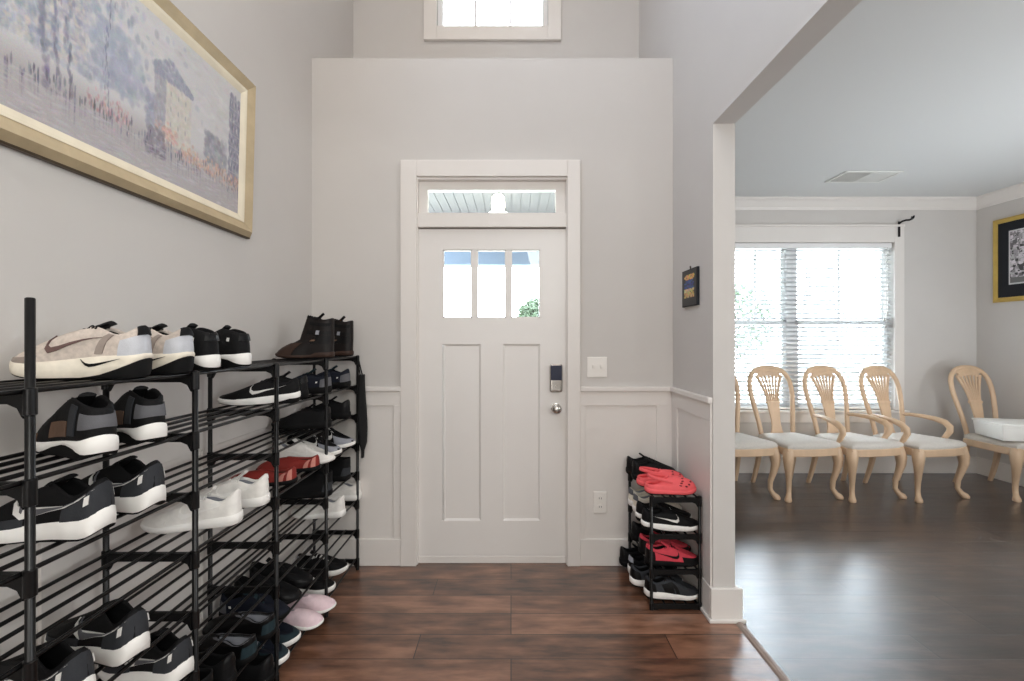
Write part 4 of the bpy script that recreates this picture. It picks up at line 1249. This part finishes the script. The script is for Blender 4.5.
# ------------------------------------------------------------------ pictures
def grid_paint(name, origin, du, dv, img, mat, parent):
    h, w_, _ = img.shape
    verts = [tuple(Vector(origin) + Vector(du) * (i / w_) + Vector(dv) * (j / h)) for j in range(h + 1) for i in range(w_ + 1)]
    faces = [(j * (w_ + 1) + i, j * (w_ + 1) + i + 1, (j + 1) * (w_ + 1) + i + 1, (j + 1) * (w_ + 1) + i) for j in range(h) for i in range(w_)]
    me = bpy.data.meshes.new(name)
    me.from_pydata(verts, [], faces)
    ca_ = me.color_attributes.new('paint', 'FLOAT_COLOR', 'CORNER')
    lin = np.where(img <= 0.04045, img / 12.92, ((img + 0.055) / 1.055) ** 2.4)
    flat = np.ones((h * w_, 4, 4), dtype=np.float32)
    flat[:, :, :3] = lin.reshape(h * w_, 1, 3)
    ca_.data.foreach_set('color', flat.ravel())
    me.materials.append(mat)
    o = bpy.data.objects.new(name, me)
    COL.objects.link(o)
    o.parent = parent
    return o


def street_painting(w_, h):
    """Loose brushwork of a rainy boulevard; row 0 is the bottom of the canvas."""
    r = np.random.RandomState(11)
    img = np.zeros((h, w_, 3))
    jit = lambda q: r.normal(0, q * .8) + r.normal(0, q * .22, 3)
    vv = np.linspace(0, 1, h)[:, None]; uu = np.linspace(0, 1, w_)[None, :]
    sky = np.array([197, 196, 197]) / 255.; street = np.array([172, 167, 168]) / 255.
    k = np.clip((vv - 0.22) / 0.12, 0, 1)[..., None]
    img[:] = street * (1 - k) + sky * k
    def dab(u, v, rx, rz, col, al=0.8, ang=0.0):
        cx, cy = u * w_, v * h; ax, ay = max(0.7, rx * h), max(0.7, rz * h)
        R_ = int(max(ax, ay)) + 2
        x0, x1, y0, y1 = int(max(0, cx - R_)), int(min(w_, cx + R_ + 1)), int(max(0, cy - R_)), int(min(h, cy + R_ + 1))
        if x0 >= x1 or y0 >= y1: return
        X, Y = np.meshgrid(np.arange(x0, x1) - cx, np.arange(y0, y1) - cy)
        ca__, sa__ = math.cos(ang), math.sin(ang)
        d = ((X * ca__ + Y * sa__) / ax) ** 2 + ((-X * sa__ + Y * ca__) / ay) ** 2
        a = (np.clip(1.25 - d, 0, 1) * al)[..., None]
        img[y0:y1, x0:x1] = img[y0:y1, x0:x1] * (1 - a) + (np.array(col) / 255. + r.normal(0, .012, 3)) * a
    for i in range(700):
        dab(r.rand(), r.uniform(.45, 1), r.uniform(.02, .07), r.uniform(.01, .03), np.array([198, 196, 197]) + jit(10), .3, r.uniform(-.6, .6))
    for i in range(1500):      # blue grey trees at the near end
        u = abs(r.normal(.14, .17)); dab(u, r.uniform(.35, 1), r.uniform(.008, .026), r.uniform(.012, .035), np.array([150, 156, 172]) + jit(16), .35)
    for i in range(130):      # mist of foliage in the middle
        dab(r.normal(.40, .05), r.uniform(.38, .72), r.uniform(.015, .04), r.uniform(.02, .05), np.array([158, 164, 180]) + jit(12), .35)
    for i in range(420): dab(r.uniform(.04, .30), r.uniform(.36, .9), r.uniform(.006, .018), r.uniform(.008, .025), np.array([202, 192, 182]) + jit(10), .35)
    for u0, wd in ((.185, .011), (.215, .006), (.25, .006), (.03, .006), (.36, .003)):      # trunks
        for q in np.linspace(.18, .98, 60): dab(u0 + .008 * math.sin(9 * q) + r.normal(0, .004), q, wd * r.uniform(.6, 1.9), .022, np.array([112, 112, 130]) + jit(22), r.uniform(.15, .6))
    # far row of houses
    for i in range(240): dab(r.uniform(.50, .62), r.uniform(.30, .50), .02, .02, np.array([150, 152, 170]) + jit(14), .4)
    for i in range(300): dab(r.uniform(.78, .91), r.uniform(.28, .50), .02, .02, np.array([150, 150, 158]) + jit(16), .4)
    # plain tall house
    for i in range(1100): dab(r.uniform(.575, .70), r.uniform(.26, .66), .014, .02, np.array([198, 193, 186]) + jit(8), .5)
    for i in range(420): dab(r.uniform(.535, .58), r.uniform(.26, .68), .010, .02, np.array([164, 163, 170]) + jit(10), .5)
    for q in np.linspace(0, 1, 520): dab(.53 + .18 * q, r.uniform(.65, .66 + .14 * (1 - abs(q - .40) * 1.6)), .012, .016, np.array([152, 154, 168]) + jit(12), .35)
    for a_ in (.605, .64, .675):
        for b_ in (.38, .48, .58): dab(a_, b_, .007, .020, (150, 148, 154), .6)
    # dark house at the far end
    for i in range(500): dab(r.uniform(.925, 1), r.uniform(.22, .92), .012, .022, np.array([138, 137, 152]) + jit(12), .5)
    for b_ in np.linspace(.36, .86, 6):
        for a_ in (.945, .965, .985): dab(a_, b_, .006, .022, (104, 104, 120), .7)
        for q in np.linspace(.925, 1, 20): dab(q, b_ - .05, .008, .004, (172, 170, 176), .5)
    # awnings and crowd
    for i in range(260): dab(r.uniform(.66, 1), r.normal(.24, .035), r.uniform(.006, .014), r.uniform(.006, .02), np.array([196, 164, 148]) + jit(18), .55)
    for i in range(90): dab(r.uniform(.54, .64), r.normal(.30, .03), .012, .012, np.array([196, 160, 150]) + jit(18), .5)
    for i in range(140): dab(r.uniform(.50, .585), r.uniform(.12, .30), .014, .017, np.array([132, 126, 136]) + jit(12), .5)
    for i in range(120): dab(r.uniform(.30, .44), r.normal(.25, .03), .006, .014, np.array([182, 148, 150]) + jit(22), .55)
    for i in range(150):
        u = r.uniform(.0, 1); v = r.uniform(.15, .26)
        dab(u, v, .005, r.uniform(.015, .035), np.array([104, 102, 118]) + jit(18), .6)
        dab(u, v - .06, .005, .035, (146, 140, 150), .35)
    for i in range(500): dab(r.rand(), r.uniform(0, .2), r.uniform(.015, .05), r.uniform(.004, .010), np.array([176, 172, 178]) + jit(14), .35, r.uniform(-.2, .2))
    return np.clip(img + r.normal(0, .012, img.shape), 0, 1)


def picture_frame(m_list, parent, y0, y1, z0, z1, along):
    """Nested rectangular mouldings. along(u, v, d) maps frame coordinates and depth to the world."""
    for (name, mat, a, b, d0, d1, dm) in m_list:
        m = MB()
        rings = []
        prof = [(a, 0.0), (a, d0), ((a * .65 + b * .35), dm), ((a * .3 + b * .7), (dm + d1) / 2), (b, d1), (b, 0.0)]
        for (e, d) in prof:
            rings.append([along(y0 + e, z0 + e, d), along(y1 - e, z0 + e, d), along(y1 - e, z1 - e, d), along(y0 + e, z1 - e, d)])
        rings.append(rings[0])
        m.loft(rings, False, False)
        m.build(name, mat, parent)


pic = thing('framed_painting', 'large impressionist street painting in a champagne gilt frame on the left wall', 'painting', (XL, 1.5, 1.86))
PYa, PYb, PZa, PZb = 0.90 - 1.5, 2.105 - 1.5, 0.0, 0.71
lean_ = 0.018
al = lambda u, v, d: (0.004 + lean_ * v / 0.71 + d, u, v)
picture_frame([('frame', M['gold'], 0.0, 0.058, 0.018, 0.022, 0.040), ('frame_liner', M['gold_pale'], 0.058, 0.088, 0.024, 0.012, 0.022)], pic, PYa, PYb, PZa, PZb, al)
picture_frame([('frame_edge', M['dark_gilt'], -0.004, 0.006, 0.014, 0.019, 0.019)], pic, PYa, PYb, PZa, PZb, al)
e = 0.086
img = street_painting(420, 230)
grid_paint('canvas', al(PYa + e, PZa + e, 0.012), (0, PYb - PYa - 2 * e, 0), (lean_ * (PZb - 2 * e) / .71, 0, PZb - PZa - 2 * e), img, M['paint'], pic)['label'] = 'oil painting of a rainy boulevard'

# picture on the dining right wall
gp = thing('framed_print', 'gilt framed print with a wide black mat on the dining room right wall', 'picture', (XD, 4.2, 1.765))
ga = lambda u, v, d: (-0.002 - d, -u, v)
GA, GB, GZ = 4.2 - 4.585, 4.2 - 3.90, 0.825
picture_frame([('frame', M['gold_bright'], 0.0, 0.045, 0.014, 0.012, 0.026)], gp, GA, GB, 0, GZ, ga)
MB().box(-0.010, -0.002, -GB + 0.04, -GA - 0.04, 0.04, GZ - 0.04).build('mat_board', M['mat_black'], gp)
r = np.random.RandomState(4)
im = np.ones((110, 70, 3)) * 0.72
for i in range(900):
    cx, cy = r.randint(0, 70), r.randint(0, 110); rad = r.randint(1, 5)
    v = r.choice([.25, .4, .55, .62, .8, .86])
    Yg, Xg = np.ogrid[:110, :70]
    im[(Xg - cx) ** 2 + (Yg - cy) ** 2 < rad * rad] = (v, v * .97, v * 1.0)
im[:14] = .42
im[:3] = .8; im[-3:] = .8; im[:, :2] = .8; im[:, -2:] = .8
grid_paint('print', (-0.0125, -GA - 0.145, 0.165), (0, -(GB - GA - 0.29), 0), (0, 0, GZ - 0.30), im[:, :, :], M['print'], gp)

# small plaque on the right wall
pl = thing('wall_plaque', 'small black and gold plaque hanging on the right wall by the door', 'plaque', (XR - 0.001, 2.515, 1.575))
MB().box(-0.014, 0, -0.105, 0.105, 0, 0.205).build('board', M['mat_black'], pl, bevel=0.002)
r = np.random.RandomState(9)
im = np.zeros((40, 40, 3)); im[:] = np.array([22, 22, 26]) / 255.
for b0, b1, c_ in ((9, 14, (196, 166, 104)), (15, 18, (206, 184, 130)), (19, 28, (40, 66, 120)), (29, 34, (204, 158, 92))):
    for i in range(60):
        y_ = r.randint(b0, b1); x_ = r.randint(6, 32)
        im[y_:y_ + 2, x_:x_ + r.randint(2, 5)] = np.clip((np.array(c_) + r.normal(0, 18, 3)) / 255., 0, 1)
grid_paint('picture', (-0.0148, 0.10, 0.004), (0, -0.2, 0), (0, 0, 0.197), im, M['print'], pl)
MB().tube([(-0.007, 0.0, 0.2), (-0.008, 0.006, 0.222), (-0.008, -0.006, 0.222), (-0.007, 0.0, 0.2)], 0.002, 6).build('hanging_loop', M['dark_gilt'], pl)

# switch and outlet
sx_, sz_ = (597 - 511) / 162, CZ - (367 - 340.5) / 162
sw = thing('light_switch', 'white double light switch plate right of the front door', 'light switch', (sx_, YD, sz_))
MB().box(-0.062, 0.062, -0.007, -0.0005, -0.062, 0.062).build('plate', M['plate'], sw, bevel=0.004)
for dx in (-0.024, 0.024):
    MB().box(dx - 0.006, dx + 0.006, -0.016, -0.006, -0.006, 0.014).build('toggle', M['plate'], sw, bevel=0.002)
ox_, oz_ = (600 - 511) / 162, CZ - (502 - 340.5) / 162
ol = thing('wall_outlet', 'white power outlet low on the wainscot right of the front door', 'outlet', (ox_, YD - 0.003, oz_))
MB().box(-0.041, 0.041, -0.007, -0.0005, -0.066, 0.066).build('plate', M['plate'], ol, bevel=0.004)
for dz in (-0.026, 0.026):
    rc = MB().lathe([(0.017, -0.007), (0.017, -0.0095), (0.0, -0.0095)], (0, 0, dz), 'y', 18).build('receptacle', M['plate'], ol)
    MB().box(-0.008, -0.005, -0.0102, -0.009, dz - 0.005, dz + 0.006).box(0.005, 0.008, -0.0102, -0.009, dz - 0.005, dz + 0.006).build('slot', M['slot'], rc)

# curtain rod bracket
br = thing('curtain_bracket', 'black curtain rod bracket above the right corner of the window', 'bracket', (4.04, YW - 0.022, 2.525))
MB().box(-0.012, 0.012, -0.006, 0.0015, -0.06, 0.10).build('back_plate', M['black_metal'], br, bevel=0.003)
MB().tube([(0, -0.004, 0.08), (0.010, -0.03, 0.095), (0.025, -0.055, 0.10), (0.042, -0.075, 0.096), (0.055, -0.085, 0.102), (0.066, -0.09, 0.115)], [.010, .010, .010, .010, .010, .011], 8).build('arm', M['black_metal'], br, smooth=True)
MB().tube([(0.058, -0.112, 0.132), (0.060, -0.104, 0.112), (0.064, -0.09, 0.106), (0.070, -0.076, 0.112), (0.075, -0.068, 0.132)], 0.008, 8).build('cradle', M['black_metal'], br, smooth=True)

# ceiling vent
vt = thing('ceiling_vent', 'white louvred vent in the dining room ceiling', 'vent', (3.17, 4.10, ZC))
m = MB()
m.box(-.25, .25, -.14, -.115, -.012, -.0005); m.box(-.25, .25, .115, .14, -.012, -.0005); m.box(-.25, -.225, -.115, .115, -.012, -.0005); m.box(.225, .25, -.115, .115, -.012, -.0005)
m.build('frame', M['vent'], vt, bevel=0.003)
MB().box(-.225, .225, -.115, .115, -.003, -.0008).build('backing', M['slot'], vt)
m = MB()
for k in range(9):
    xx = -.21 + .024 * k
    m.loft([[(xx, y, -.0035), (xx + .004, y, -.0035), (xx + .011, y, -.013), (xx + .007, y, -.013)] for y in (-.115, .115)])
for k in range(9):
    xx = .21 - .024 * k
    m.loft([[(xx, y, -.0035), (xx - .019, y, -.0035), (xx - .022, y, -.013), (xx - .002, y, -.013)] for y in (-.115, .115)])
m.build('louvres', M['vent'], vt)
